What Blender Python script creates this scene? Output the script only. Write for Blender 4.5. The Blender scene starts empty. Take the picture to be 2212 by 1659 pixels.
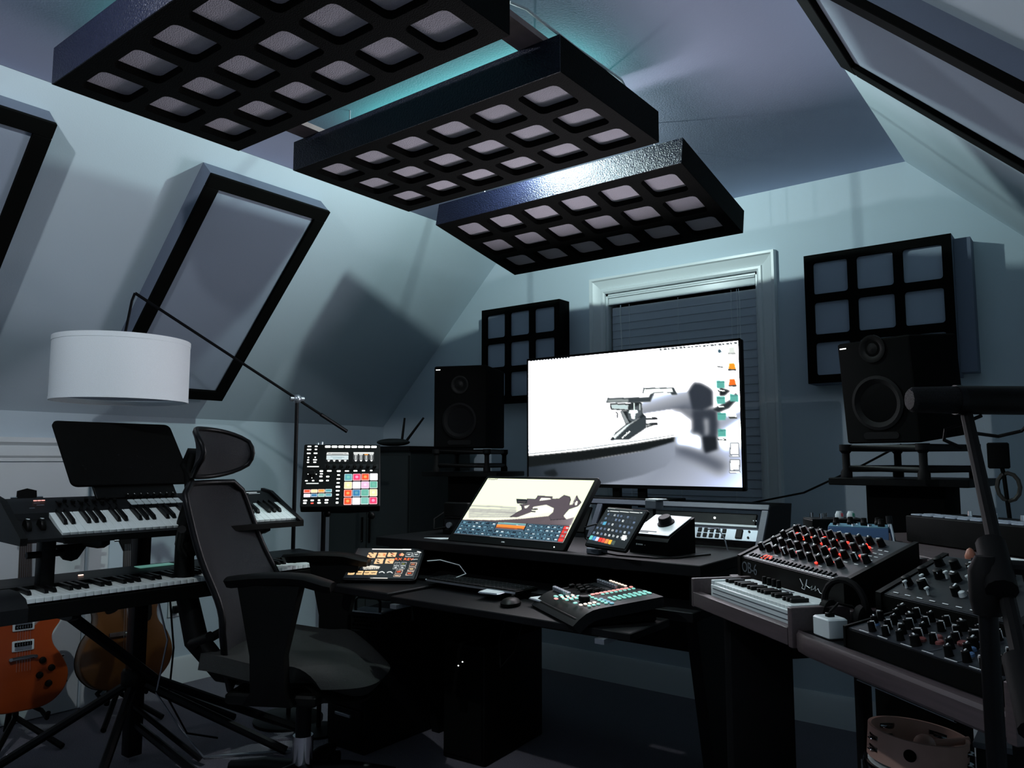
import bpy, math, random
import numpy as np
from mathutils import Vector, Matrix, Euler
R_ = math.radians
random.seed(7)
SC = bpy.context.scene
COL = SC.collection

# ---------------------------------------------------------------- camera, world, lights, exposure
cam_data = bpy.data.cameras.new('camera'); cam = bpy.data.objects.new('camera', cam_data); COL.objects.link(cam)
cam.location = (0, 0, 1.15)
cam.rotation_euler = (R_(90 + 5.62), 0, R_(37.55))
cam_data.sensor_width = 36.0
cam_data.lens = 1646.8 / 2212 * 36.0
cam_data.clip_start = 0.05
SC.camera = cam
SC.view_settings.view_transform = 'Standard'
SC.view_settings.look = 'None'
SC.view_settings.gamma = 1.0
SC.view_settings.use_curve_mapping = False
SC.view_settings.exposure = 0.0
SC.cycles.use_denoising = True
SC.cycles.max_bounces = 6
w = bpy.data.worlds.new('night'); SC.world = w; w.use_nodes = True
w.node_tree.nodes['Background'].inputs[0].default_value = (0.55, 0.75, 0.85, 1)
w.node_tree.nodes['Background'].inputs[1].default_value = 0.010

def area(name, loc, rot, size, col, power, parent=None, spread=180):
    l = bpy.data.lights.new(name, 'AREA'); l.shape = 'RECTANGLE'; l.size, l.size_y = size
    l.color = col; l.energy = power; l.spread = R_(spread)
    o = bpy.data.objects.new(name, l); COL.objects.link(o); o.location = loc; o.rotation_euler = rot
    if parent: o.parent = parent
    return o
LAMP_POWER = 44.0
FILL_POWER = 46.0      # added fill lamp out of frame, before the first cloud       # ceiling lamp above the gap between the second and third cloud
TEAL_POWER = 1.35        # light strips lying on the clouds
SCREEN = 18.5            # monitor brightness

# ---------------------------------------------------------------- materials
def srgb(c):
    return tuple((x / 12.92 if x <= 0.04045 else ((x + 0.055) / 1.055) ** 2.4) for x in c)
def new_mat(name):
    m = bpy.data.materials.new(name); m.use_nodes = True
    return m, m.node_tree, m.node_tree.nodes['Principled BSDF']
def mat(name, col, rough=0.5, metal=0.0, noise=0.0, scale=60.0, bump=0.0, bscale=None, spec=0.5, stretch=None, emit=None, estr=0.0, trans=0.0, alpha=1.0):
    m, nt, b = new_mat(name)
    b.inputs['Base Color'].default_value = (*col, 1)
    b.inputs['Roughness'].default_value = rough
    b.inputs['Metallic'].default_value = metal
    b.inputs['Specular IOR Level'].default_value = spec
    if trans: b.inputs['Transmission Weight'].default_value = trans
    if emit:
        b.inputs['Emission Color'].default_value = (*emit, 1); b.inputs['Emission Strength'].default_value = estr
    if noise or bump:
        tc = nt.nodes.new('ShaderNodeTexCoord'); mp = nt.nodes.new('ShaderNodeMapping')
        nt.links.new(tc.outputs['Object'], mp.inputs['Vector'])
        if stretch: mp.inputs['Scale'].default_value = stretch
        n = nt.nodes.new('ShaderNodeTexNoise'); n.inputs['Scale'].default_value = scale; n.inputs['Detail'].default_value = 5
        nt.links.new(mp.outputs['Vector'], n.inputs['Vector'])
        if noise:
            mx = nt.nodes.new('ShaderNodeMix'); mx.data_type = 'RGBA'
            mx.inputs[6].default_value = (*[c * (1 - noise) for c in col], 1)
            mx.inputs[7].default_value = (*[min(1, c * (1 + noise)) for c in col], 1)
            nt.links.new(n.outputs['Fac'], mx.inputs[0]); nt.links.new(mx.outputs[2], b.inputs['Base Color'])
        if bump:
            n2 = nt.nodes.new('ShaderNodeTexNoise'); n2.inputs['Scale'].default_value = bscale or scale; n2.inputs['Detail'].default_value = 3
            nt.links.new(mp.outputs['Vector'], n2.inputs['Vector'])
            bp = nt.nodes.new('ShaderNodeBump'); bp.inputs['Strength'].default_value = bump; bp.inputs['Distance'].default_value = 0.01
            nt.links.new(n2.outputs['Fac'], bp.inputs['Height']); nt.links.new(bp.outputs['Normal'], b.inputs['Normal'])
    return m
def glow(name, col, strength):
    m, nt, b = new_mat(name)
    b.inputs['Base Color'].default_value = (*[c * .3 for c in col], 1)
    b.inputs['Emission Color'].default_value = (*col, 1); b.inputs['Emission Strength'].default_value = strength
    b.inputs['Roughness'].default_value = 0.4
    return m
M = dict(
    wall=mat('wall_paint', (.50, .60, .66), .85, bump=.05, scale=180),
    ceil=mat('ceiling_paint', (.50, .55, .74), .9, bump=.05, scale=160),
    trim=mat('trim_paint', (.66, .72, .73), .35),
    carpet=mat('carpet', (.145, .14, .165), .95, noise=.35, scale=220, bump=.6),
    blk=mat('black_plastic', (.0022, .0025, .0021), .45, spec=.10),
    blkm=mat('black_matte', (.002, .0022, .002), .85, spec=.06),
    blkmetal=mat('black_metal', (.0025, .0025, .003), .4, spec=.14),
    cloud=mat('cloud_painted_wood', (.003, .0032, .0025), .8, bump=.35, scale=260, spec=.08),
    cloudlit=mat('cloud_lit_front', (.0045, .0058, .017), .34, bump=.55, scale=200, spec=.26),  # same cloud paint, with the near side's lit blue put into the colour
    foam=mat('grey_foam', (.55, .52, .58), .95, noise=.12, scale=260, bump=.5),
    fabric=mat('grey_acoustic_fabric', (.26, .31, .38), .95, noise=.08, scale=400, bump=.1),
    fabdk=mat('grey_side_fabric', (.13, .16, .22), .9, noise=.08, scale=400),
    frame=mat('black_panel_frame', (.0015, .0018, .0015), .75, spec=.05),
    white=mat('white_plastic', (.60, .67, .67), .4),
    wkey=mat('white_key', (.74, .82, .80), .28),
    bkey=mat('black_key', (.003, .003, .003), .35, spec=.15),
    shade=mat('linen_shade', (.84, .90, .92), .9, noise=.05, scale=300, bump=.1),
    shade_in=mat('shade_lining', (.35, .40, .50), .9),
    chrome=mat('chrome', (.75, .78, .8), .15, metal=1),
    steel=mat('grey_steel', (.35, .38, .42), .35, metal=.8),
    grey=mat('grey_plastic', (.07, .085, .10), .5),
    dkgrey=mat('dark_grey_plastic', (.006, .007, .0075), .5, spec=.15),
    desk=mat('black_wood_desk', (.004, .0042, .0045), .55, spec=.10, noise=.4, scale=14, stretch=(1, 12, 12)),
    deskedge=mat('worn_desk_frame', (.05, .06, .085), .45, noise=.3, scale=14, stretch=(1, 14, 14)),
    wood=mat('walnut_shelf', (.060, .044, .046), .5, noise=.45, scale=9, stretch=(1, 16, 16)),
    orange=mat('orange_lacquer', (.30, .048, .007), .3, noise=.25, scale=4),
    amber=mat('amber_lacquer', (.085, .032, .006), .35, noise=.3, scale=4),
    ebony=mat('dark_fretboard', (.03, .02, .015), .5),
    mesh=mat('chair_mesh', (.009, .010, .013), .5, bump=.5, scale=300, stretch=(1, 1, 6), spec=.35),
    seatf=mat('seat_fabric', (.018, .0195, .018), .85, spec=.2, bump=.3, scale=420),
    blue=mat('blue_pedal_paint', (.09, .19, .36), .45),
    bluetop=mat('blue_pedal_top', (.14, .30, .40), .4),
    drumwood=mat('drum_wood', (.42, .26, .21), .5, noise=.3, scale=8),
    blind=mat('blind_slat', (.46, .53, .60), .5),
    cabgrey=mat('dark_cabinet', (.020, .026, .025), .7, spec=.2),
    rubber=mat('rubber', (.003, .003, .003), .7, spec=.12),
    patchface=mat('patch_panel', (.012, .015, .017), .45, spec=.25),
    gridfab=mat('grid_panel_fabric', (.30, .36, .44), .95),
    panelface=mat('synth_panel', (.018, .021, .026), .45, spec=.3, noise=.2, scale=30),
    headblack=mat('mic_grille', (.008, .009, .010), .6, spec=.1, bump=.8, scale=600),
    print=mat('white_print', (.86, .90, .90), .35),
    led_w=glow('white_led', (.95, 1, .97), 2.2),
    led_soft=glow('white_soft_led', (.95, 1, .97), 1.0),
    led_r=glow('red_led', (1, .035, .02), 2.2),
    led_r2=glow('red_led_dim', (1, .12, .08), .9),
    teal=glow('teal_light_strip', (.12, .85, .80), 1.0),
    bulb=glow('lamp_diffuser', (.80, 1, .98), 3.0),
)

# ---------------------------------------------------------------- mesh builder
class MB:
    def __init__(s): s.v = []; s.f = []; s.m = Matrix.Identity(4)
    def at(s, mat4=None, loc=None, rot=None):
        if mat4 is not None: s.m = mat4
        else:
            s.m = Matrix.Translation(loc or (0, 0, 0)) @ (Euler(rot or (0, 0, 0)).to_matrix().to_4x4())
        return s
    def add(s, vs, fs):
        b = len(s.v)
        s.v += [tuple(s.m @ Vector(p)) for p in vs]
        s.f += [tuple(b + i for i in f) for f in fs]
        return s
    def box(s, c, d, bev=0.0):
        x, y, z = d[0] / 2, d[1] / 2, d[2] / 2
        if bev <= 0:
            vs = [(c[0] + a * x, c[1] + b * y, c[2] + e * z) for a in (-1, 1) for b in (-1, 1) for e in (-1, 1)]
            return s.add(vs, [(0, 1, 3, 2), (4, 6, 7, 5), (0, 4, 5, 1), (2, 3, 7, 6), (0, 2, 6, 4), (1, 5, 7, 3)])
        r = min(bev, x * .9, y * .9, z * .9)
        return s.prism([(c[0] + px, c[1] + py) for px, py in rrect(2 * x, 2 * y, r, 2)], c[2] - z, c[2] + z, r * .6)
    def prism(s, poly, z0, z1, ch=0.0):
        n = len(poly)
        if ch > 0:
            cx = sum(p[0] for p in poly) / n; cy = sum(p[1] for p in poly) / n
            mx = max(max(abs(p[0] - cx) for p in poly), 1e-6); my = max(max(abs(p[1] - cy) for p in poly), 1e-6)
            ins = [(cx + (p[0] - cx) * (1 - ch / mx), cy + (p[1] - cy) * (1 - ch / my)) for p in poly]
            rings = [(ins, z0), (poly, z0 + ch), (poly, z1 - ch), (ins, z1)]
        else: rings = [(poly, z0), (poly, z1)]
        vs = [(p[0], p[1], z) for r, z in rings for p in r]
        fs = []
        for k in range(len(rings) - 1):
            for i in range(n):
                j = (i + 1) % n
                fs.append((k * n + i, k * n + j, (k + 1) * n + j, (k + 1) * n + i))
        fs.append(tuple(reversed(range(n)))); fs.append(tuple(range((len(rings) - 1) * n, len(rings) * n)))
        return s.add(vs, fs)
    def cyl(s, p0, p1, r0, r1=None, n=14):
        return s.tube([p0, p1], [r0, r0 if r1 is None else r1], n)
    def tube(s, pts, r, n=8, closed=False):
        P = [Vector(p) for p in pts]; k = len(P)
        rr = r if isinstance(r, (list, tuple)) else [r] * k
        vs = []; fs = []
        up = None
        for i in range(k):
            if closed: t = (P[(i + 1) % k] - P[i - 1])
            else: t = P[min(i + 1, k - 1)] - P[max(i - 1, 0)]
            t.normalize()
            if up is None:
                up = t.orthogonal().normalized()
            else:
                up = (up - t * up.dot(t))
                if up.length < 1e-6: up = t.orthogonal()
                up.normalize()
            b = t.cross(up)
            for q in range(n):
                a = 2 * math.pi * q / n
                vs.append(tuple(P[i] + (up * math.cos(a) + b * math.sin(a)) * rr[i]))
        for i in range(k if closed else k - 1):
            i2 = (i + 1) % k
            for q in range(n):
                q2 = (q + 1) % n
                fs.append((i * n + q, i * n + q2, i2 * n + q2, i2 * n + q))
        if not closed:
            fs.append(tuple(reversed(range(n)))); fs.append(tuple(range((k - 1) * n, k * n)))
        return s.add(vs, fs)
    def lathe(s, prof, n=24, cap=True):
        vs = []; fs = []; k = len(prof)
        for r, z in prof:
            for q in range(n):
                a = 2 * math.pi * q / n; vs.append((r * math.cos(a), r * math.sin(a), z))
        for i in range(k - 1):
            for q in range(n):
                q2 = (q + 1) % n
                fs.append((i * n + q, i * n + q2, (i + 1) * n + q2, (i + 1) * n + q))
        if cap: fs.append(tuple(reversed(range(n)))); fs.append(tuple(range((k - 1) * n, k * n)))
        return s.add(vs, fs)
    def sheet(s, fn, nu, nv, th):
        """closed slab: fn(u,v)->(point, normal) for u,v in 0..1"""
        T = []; B = []
        for i in range(nu + 1):
            for j in range(nv + 1):
                p = Vector(fn(i / nu, j / nv)); du = Vector(fn(min(1, i / nu + .01), j / nv)) - Vector(fn(max(0, i / nu - .01), j / nv))
                dv = Vector(fn(i / nu, min(1, j / nv + .01))) - Vector(fn(i / nu, max(0, j / nv - .01)))
                nn = du.cross(dv).normalized()
                T.append(tuple(p)); B.append(tuple(p - nn * th))
        N = len(T); W = nv + 1; fs = []
        for i in range(nu):
            for j in range(nv):
                a = i * W + j; fs.append((a, a + W, a + W + 1, a + 1)); fs.append((N + a, N + a + 1, N + a + W + 1, N + a + W))
        edge = [i * W for i in range(nu + 1)] + [nu * W + j for j in range(1, W)] + [i * W + nv for i in range(nu - 1, -1, -1)] + [j for j in range(nv - 1, 0, -1)]
        for i in range(len(edge)):
            a, b = edge[i], edge[(i + 1) % len(edge)]
            fs.append((b, a, N + a, N + b))
        return s.add(T + B, fs)
    def ball(s, c, r, n=12, sc=(1, 1, 1)):
        prof = []
        vs = []; fs = []; k = n // 2
        for i in range(1, k):
            a = math.pi * i / k
            for q in range(n):
                b = 2 * math.pi * q / n
                vs.append((c[0] + r * sc[0] * math.sin(a) * math.cos(b), c[1] + r * sc[1] * math.sin(a) * math.sin(b), c[2] - r * sc[2] * math.cos(a)))
        for i in range(k - 2):
            for q in range(n):
                q2 = (q + 1) % n; fs.append((i * n + q, i * n + q2, (i + 1) * n + q2, (i + 1) * n + q))
        fs.append(tuple(reversed(range(n)))); fs.append(tuple(range((k - 2) * n, (k - 1) * n)))
        return s.add(vs, fs)
    def mesh(s, name, m, angle=35):
        me = bpy.data.meshes.new(name); me.from_pydata(s.v, [], s.f); me.materials.append(M[m] if isinstance(m, str) else m)
        me.validate(); me.update()
        me.polygons.foreach_set('use_smooth', [True] * len(me.polygons))
        me.set_sharp_from_angle(angle=R_(angle))
        return me
    def build(s, name, m, parent=None, angle=35, loc=None, rot=None):
        return link(name, s.mesh(name, m, angle), parent, loc, rot)
def link(name, me, parent=None, loc=None, rot=None):
    o = bpy.data.objects.new(name, me); COL.objects.link(o)
    if parent is not None: o.parent = parent
    if loc: o.location = loc
    if rot: o.rotation_euler = rot
    return o
def rrect(w_, h_, r, seg=3):
    out = []
    for cx, cy, a0 in ((w_ / 2 - r, h_ / 2 - r, 0), (-w_ / 2 + r, h_ / 2 - r, 90), (-w_ / 2 + r, -h_ / 2 + r, 180), (w_ / 2 - r, -h_ / 2 + r, 270)):
        for k in range(seg + 1):
            a = R_(a0 + 90 * k / seg); out.append((cx + r * math.cos(a), cy + r * math.sin(a)))
    return out
def B(name, m, parent, c, d, bev=0.0, rot=None):
    mb = MB()
    if rot: mb.at(loc=c, rot=rot); mb.box((0, 0, 0), d, bev)
    else: mb.box(c, d, bev)
    return mb.build(name, m, parent)
def tag(o, label=None, cat=None, group=None, kind=None):
    if label: o['label'] = label
    if cat: o['category'] = cat
    if group: o['group'] = group
    if kind: o['kind'] = kind
    return o
def thing(name, label, cat, loc=(0, 0, 0), yaw=0.0, group=None, rot=None):
    o = bpy.data.objects.new(name, None); COL.objects.link(o); o.empty_display_size = .1
    o.location = loc; o.rotation_euler = rot if rot else (0, 0, R_(yaw))
    return tag(o, label, cat, group)
def sub(name, parent, loc=(0, 0, 0), rot=(0, 0, 0)):
    return Matrix.Translation(loc) @ Euler(rot).to_matrix().to_4x4()
def put(name, me, parent, mat4):
    o = bpy.data.objects.new(name, me); COL.objects.link(o); o.parent = parent
    o.matrix_local = mat4
    return o
def text_mesh(body, size, depth=0.0006, spacing=1.0, shear=0.0):
    c = bpy.data.curves.new('txt', 'FONT'); c.body = body; c.size = size; c.extrude = depth; c.space_character = spacing; c.shear = shear
    c.align_x = 'CENTER'; c.align_y = 'CENTER'; c.resolution_u = 3
    o = bpy.data.objects.new('txt', c); COL.objects.link(o)
    dg = bpy.context.evaluated_depsgraph_get(); me = bpy.data.meshes.new_from_object(o.evaluated_get(dg))
    bpy.data.objects.remove(o); bpy.data.curves.remove(c)
    return me
def text(name, body, size, m, parent, mat4, **k):
    me = text_mesh(body, size, **k); me.materials.clear(); me.materials.append(M[m] if isinstance(m, str) else m)
    return put(name, me, parent, mat4)
T3 = Matrix.Translation
def Rx(a): return Matrix.Rotation(R_(a), 4, 'X')
def Ry(a): return Matrix.Rotation(R_(a), 4, 'Y')
def Rz(a): return Matrix.Rotation(R_(a), 4, 'Z')

# ---------------------------------------------------------------- painted flat screens (colour per vertex, emission)
class Canvas:
    def __init__(s, nx, ny, bg):
        s.nx, s.ny = nx, ny; s.a = np.empty((ny, nx, 3), np.float32); s.a[:] = np.array(bg) / 255.
        s.X, s.Y = np.meshgrid((np.arange(nx) + .5) / nx, (np.arange(ny) + .5) / ny)
    def hom(s, corners):
        """corners (TL,TR,BR,BL) in picture units -> function to canvas 0..1"""
        src = corners; dst = [(0, 0), (1, 0), (1, 1), (0, 1)]; A = []; b = []
        for (x, y), (u, v) in zip(src, dst):
            A.append([x, y, 1, 0, 0, 0, -u * x, -u * y]); b.append(u); A.append([0, 0, 0, x, y, 1, -v * x, -v * y]); b.append(v)
        h = np.linalg.solve(np.array(A, float), np.array(b, float)); s.h = h
        return s
    def T(s, p):
        h = s.h; d = h[6] * p[0] + h[7] * p[1] + 1
        return ((h[0] * p[0] + h[1] * p[1] + h[2]) / d, (h[3] * p[0] + h[4] * p[1] + h[5]) / d)
    def mask(s, poly):
        P = [s.T(p) for p in poly]; m = np.zeros(s.X.shape, bool); n = len(P)
        for i in range(n):
            (x0, y0), (x1, y1) = P[i], P[(i + 1) % n]
            if y0 == y1: continue
            c = ((y0 > s.Y) != (y1 > s.Y)) & (s.X < (x1 - x0) * (s.Y - y0) / (y1 - y0) + x0); m ^= c
        return m.astype(np.float32)
    def blur(s, m, r):
        k = int(3 * r) + 1; x = np.arange(-k, k + 1); g = np.exp(-x * x / (2 * r * r)); g /= g.sum()
        m = np.pad(m, ((k, k), (k, k)), mode='edge')
        m = np.apply_along_axis(lambda q: np.convolve(q, g, 'valid'), 0, m)
        return np.apply_along_axis(lambda q: np.convolve(q, g, 'valid'), 1, m)
    def poly(s, pts, col, blur=0.0, alpha=1.0):
        m = s.mask(pts)
        if blur: m = s.blur(m, blur)
        m = (m * alpha)[..., None]; s.a = s.a * (1 - m) + np.array(col, np.float32) / 255. * m; return s
    def line(s, pts, wd, col, blur=0.0, alpha=1.0):
        for (x0, y0), (x1, y1) in zip(pts, pts[1:]):
            L = math.hypot(x1 - x0, y1 - y0) or 1; nx, ny = -(y1 - y0) / L * wd / 2, (x1 - x0) / L * wd / 2
            s.poly([(x0 + nx, y0 + ny), (x1 + nx, y1 + ny), (x1 - nx, y1 - ny), (x0 - nx, y0 - ny)], col, blur, alpha)
        return s
    def grad(s, pts, c0, c1, p0, p1, blur=0.0):
        m = s.mask(pts)
        if blur: m = s.blur(m, blur)
        a, b = s.T(p0), s.T(p1); d = ((b[0] - a[0]) ** 2 + (b[1] - a[1]) ** 2)
        t = np.clip(((s.X - a[0]) * (b[0] - a[0]) + (s.Y - a[1]) * (b[1] - a[1])) / d, 0, 1)[..., None]
        col = np.array(c0) / 255. * (1 - t) + np.array(c1) / 255. * t
        s.a = s.a * (1 - m[..., None]) + col * m[..., None]; return s
    def mesh(s, name, wd, ht, strength, lift=1.0):
        nx, ny = s.nx, s.ny
        xs = (np.arange(nx + 1) / nx - .5) * wd; ys = (.5 - np.arange(ny + 1) / ny) * ht
        X, Y = np.meshgrid(xs, ys); co = np.stack([X, Y, np.zeros_like(X)], -1).reshape(-1, 3)
        i = (np.arange(ny)[:, None] * (nx + 1) + np.arange(nx)[None, :]).reshape(-1)
        f = np.stack([i, i + nx + 1, i + nx + 2, i + 1], -1)
        me = bpy.data.meshes.new(name); me.vertices.add(len(co)); me.vertices.foreach_set('co', co.ravel())
        me.loops.add(len(f) * 4); me.loops.foreach_set('vertex_index', f.ravel().astype(np.int32))
        me.polygons.add(len(f)); me.polygons.foreach_set('loop_start', np.arange(0, len(f) * 4, 4, dtype=np.int32))
        me.update(calc_edges=True)
        p = np.pad(s.a, ((0, 1), (0, 1), (0, 0)), mode='edge'); p2 = np.pad(s.a, ((1, 0), (1, 0), (0, 0)), mode='edge')
        c = (p + p2) / 2; c = np.clip(c, 0, 1)
        lin = np.where(c <= .04045, c / 12.92, ((c + .055) / 1.055) ** 2.4)
        at = me.color_attributes.new('picture', 'FLOAT_COLOR', 'POINT')
        at.data.foreach_set('color', np.concatenate([lin, np.ones(lin.shape[:2] + (1,))], -1).astype(np.float32).ravel())
        m, nt, b = new_mat(name + '_light'); b.inputs['Base Color'].default_value = (.01, .01, .01, 1); b.inputs['Roughness'].default_value = .25
        n = nt.nodes.new('ShaderNodeAttribute'); n.attribute_name = 'picture'
        pw = nt.nodes.new('ShaderNodeVectorMath'); pw.operation = 'MULTIPLY'
        # brighter parts of a screen are driven harder
        pc = nt.nodes.new('ShaderNodeVectorMath'); pc.operation = 'MULTIPLY'; pc.inputs[1].default_value = (strength - lift,) * 3
        ad = nt.nodes.new('ShaderNodeVectorMath'); ad.operation = 'ADD'; ad.inputs[1].default_value = (lift,) * 3
        nt.links.new(n.outputs['Color'], pw.inputs[0]); nt.links.new(n.outputs['Color'], pw.inputs[1])
        p4 = nt.nodes.new('ShaderNodeVectorMath'); p4.operation = 'MULTIPLY'
        nt.links.new(pw.outputs[0], p4.inputs[0]); nt.links.new(pw.outputs[0], p4.inputs[1])
        p8 = nt.nodes.new('ShaderNodeVectorMath'); p8.operation = 'MULTIPLY'
        nt.links.new(p4.outputs[0], p8.inputs[0]); nt.links.new(p4.outputs[0], p8.inputs[1])
        nt.links.new(p8.outputs[0], pc.inputs[0]); nt.links.new(pc.outputs[0], ad.inputs[0])
        fin = nt.nodes.new('ShaderNodeVectorMath'); fin.operation = 'MULTIPLY'
        nt.links.new(n.outputs['Color'], fin.inputs[0]); nt.links.new(ad.outputs[0], fin.inputs[1])
        nt.links.new(fin.outputs[0], b.inputs['Emission Color']); b.inputs['Emission Strength'].default_value = 1
        me.materials.append(m)
        return me

# ---------------------------------------------------------------- room shell
XL, XR, XK, XKR = -2.77, -0.594, -3.835, 0.47      # flat ceiling edges, knee walls
ZC, ZK, YB, YF = 2.43, 1.365, 3.5616, -2.6
def struct(name, mb, m): return tag(mb.build(name, m), kind='structure')
struct('floor', MB().box((-1.7, .5, -.05), (4.6, 6.4, .1)), 'carpet')
struct('ceiling', MB().box((-1.68, .5, ZC + .05), (XR - XL, 6.4, .1)), 'ceil')
def slope(x0, z0, x1, z1):
    m = MB(); d = Vector((x1 - x0, 0, z1 - z0)).normalized(); n = Vector((-d.z, 0, d.x))
    if n.z < 0: n = -n
    t = .1
    vs = [(x, y, z) for y in (YF - .1, YB + .1) for x, z in ((x0, z0), (x1, z1), (x1 + n.x * t, z1 + n.z * t), (x0 + n.x * t, z0 + n.z * t))]
    return m.add(vs, [(0, 1, 2, 3), (7, 6, 5, 4), (0, 4, 5, 1), (1, 5, 6, 2), (2, 6, 7, 3), (3, 7, 4, 0)])
struct('wall_left_slope', slope(XL, ZC, XK, ZK), 'wall')
struct('wall_right_slope', slope(XR, ZC, XKR, ZK), 'wall')
struct('wall_left', MB().box((XK - .05, .5, ZK / 2 + .02), (.1, 6.4, ZK + .04)), 'wall')
struct('wall_right', MB().box((XKR + .05, .5, ZK / 2 + .02), (.1, 6.4, ZK + .04)), 'wall')
# back wall with the window opening
WX0, WX1, WZ0, WZ1 = -2.09, -1.252, .62, 2.045
back = MB()
def wallpiece(poly, y0, y1):
    vs = [(x, y0, z) for x, z in poly] + [(x, y1, z) for x, z in poly]; n = len(poly)
    back.add(vs, [tuple(range(n)), tuple(reversed(range(n, 2 * n)))] + [(i, n + i, n + (i + 1) % n, (i + 1) % n) for i in range(n)])
y0, y1 = YB, YB + .12
wallpiece([(XK, 0), (WX0, 0), (WX0, ZC), (XL, ZC), (XK, ZK)], y0, y1)
wallpiece([(WX1, 0), (XKR, 0), (XKR, ZK), (XR, ZC), (WX1, ZC)], y0, y1)
wallpiece([(WX0, 0), (WX1, 0), (WX1, WZ0), (WX0, WZ0)], y0, y1)
wallpiece([(WX0, WZ1), (WX1, WZ1), (WX1, ZC), (WX0, ZC)], y0, y1)
struct('wall_back', back, 'wall')
back = MB(); wallpiece([(XK, 0), (XKR, 0), (XKR, ZK), (XR, ZC), (XL, ZC), (XK, ZK)], YF - .1, YF)
struct('wall_front', back, 'wall')
# baseboards (stepped profile)
def profile_x(prof, x0, x1, wally=YB):
    vs = [(x, wally - d, z) for x in (x0, x1) for d, z in prof]; n = len(prof)
    return MB().add(vs, [tuple(range(n)), tuple(reversed(range(n, 2 * n)))] + [(i, n + i, n + (i + 1) % n, (i + 1) % n) for i in range(n)])
bp = [(0, 0), (.016, 0), (.016, .09), (.012, .105), (.012, .12), (.006, .135), (0, .135)]
struct('baseboard_back', profile_x(bp, XK + .02, XKR - .02), 'trim')
def profile_y(prof, ya, yb, wallx=XK, s=1):
    vs = [(wallx + s * d, y, z) for y in (ya, yb) for d, z in prof]; n = len(prof)
    return MB().add(vs, [tuple(range(n)), tuple(reversed(range(n, 2 * n)))] + [(i, n + i, n + (i + 1) % n, (i + 1) % n) for i in range(n)])
struct('baseboard_left', profile_y(bp, 1.80, YB - .02), 'trim')
# small door in the knee wall with its casing
tr = tag(bpy.data.objects.new('trim_1', None), kind='structure'); COL.objects.link(tr)
hp = [(0, 1.14), (.018, 1.14), (.018, 1.155), (.026, 1.165), (.026, 1.20), (.020, 1.21), (.034, 1.225), (.034, 1.247), (0, 1.247)]
profile_y(hp, .80, 1.79).build('head_casing', 'trim', tr)
MB().box((XK + .011, 1.73, .57), (.022, .09, 1.14), .004).build('side_casing', 'trim', tr)
MB().box((XK + .011, .86, .57), (.022, .09, 1.14), .004).build('side_casing', 'trim', tr)
d1 = tag(bpy.data.objects.new('door_1', None), kind='structure'); COL.objects.link(d1)
MB().box((XK + .006, 1.29, .57), (.012, .76, 1.13)).build('door_leaf', 'trim', d1)
# window: casing, jambs, dark night glass
wn = tag(bpy.data.objects.new('window_1', None), kind='structure'); COL.objects.link(wn)
def casing(outer, inner, depth, y):
    (ax0, az0, ax1, az1), (bx0, bz0, bx1, bz1) = outer, inner
    return [((ax0, bx0), (az0, az1)), ((bx1, ax1), (az0, az1)), ((bx0, bx1), (bz1, az1)), ((bx0, bx1), (az0, bz0))]
def mitre(o0, o1, i0, i1, z00, z01, zi0, zi1, steps):
    """three mitred casing sides from nested profile steps (dist from opening, projection)"""
for nm, seg in (('left_casing', 0), ('right_casing', 1), ('head_casing', 2), ('sill_casing', 3)):
    mb = MB(); prof = [(0, .0), (0, .014), (.010, .020), (.022, .020), (.027, .012), (.050, .016), (.070, .024), (.076, .032), (.088, .032), (.092, .0)]
    pts = []
    for d, h in prof:
        x0, x1, za, zb = WX0 - d, WX1 + d, WZ0 - d, WZ1 + d
        a, b = {0: ((x0, za), (x0, zb)), 1: ((x1, zb), (x1, za)), 2: ((x0, zb), (x1, zb)), 3: ((x1, za), (x0, za))}[seg]
        pts.append(((a[0], YB - h, a[1]), (b[0], YB - h, b[1])))
    n = len(pts); vs = [p[0] for p in pts] + [p[1] for p in pts]
    mb.add(vs, [(i, i + 1, n + i + 1, n + i) for i in range(n - 1)] + [(n - 1, 0, n, 2 * n - 1), tuple(range(n)), tuple(reversed(range(n, 2 * n)))])
    mb.build(nm, 'trim', wn, angle=12)
MB().box((WX0 + .006, YB + .06, (WZ0 + WZ1) / 2), (.012, .12, WZ1 - WZ0)).box((WX1 - .006, YB + .06, (WZ0 + WZ1) / 2), (.012, .12, WZ1 - WZ0)).box(((WX0 + WX1) / 2, YB + .06, WZ1 - .006), (WX1 - WX0, .12, .012)).box(((WX0 + WX1) / 2, YB + .06, WZ0 + .006), (WX1 - WX0, .12, .012)).build('jamb', 'trim', wn)
MB().box(((WX0 + WX1) / 2, YB + .105, (WZ0 + WZ1) / 2), (WX1 - WX0, .006, WZ1 - WZ0)).build('pane', mat('night_glass', (.01, .012, .015), .05), wn)
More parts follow.
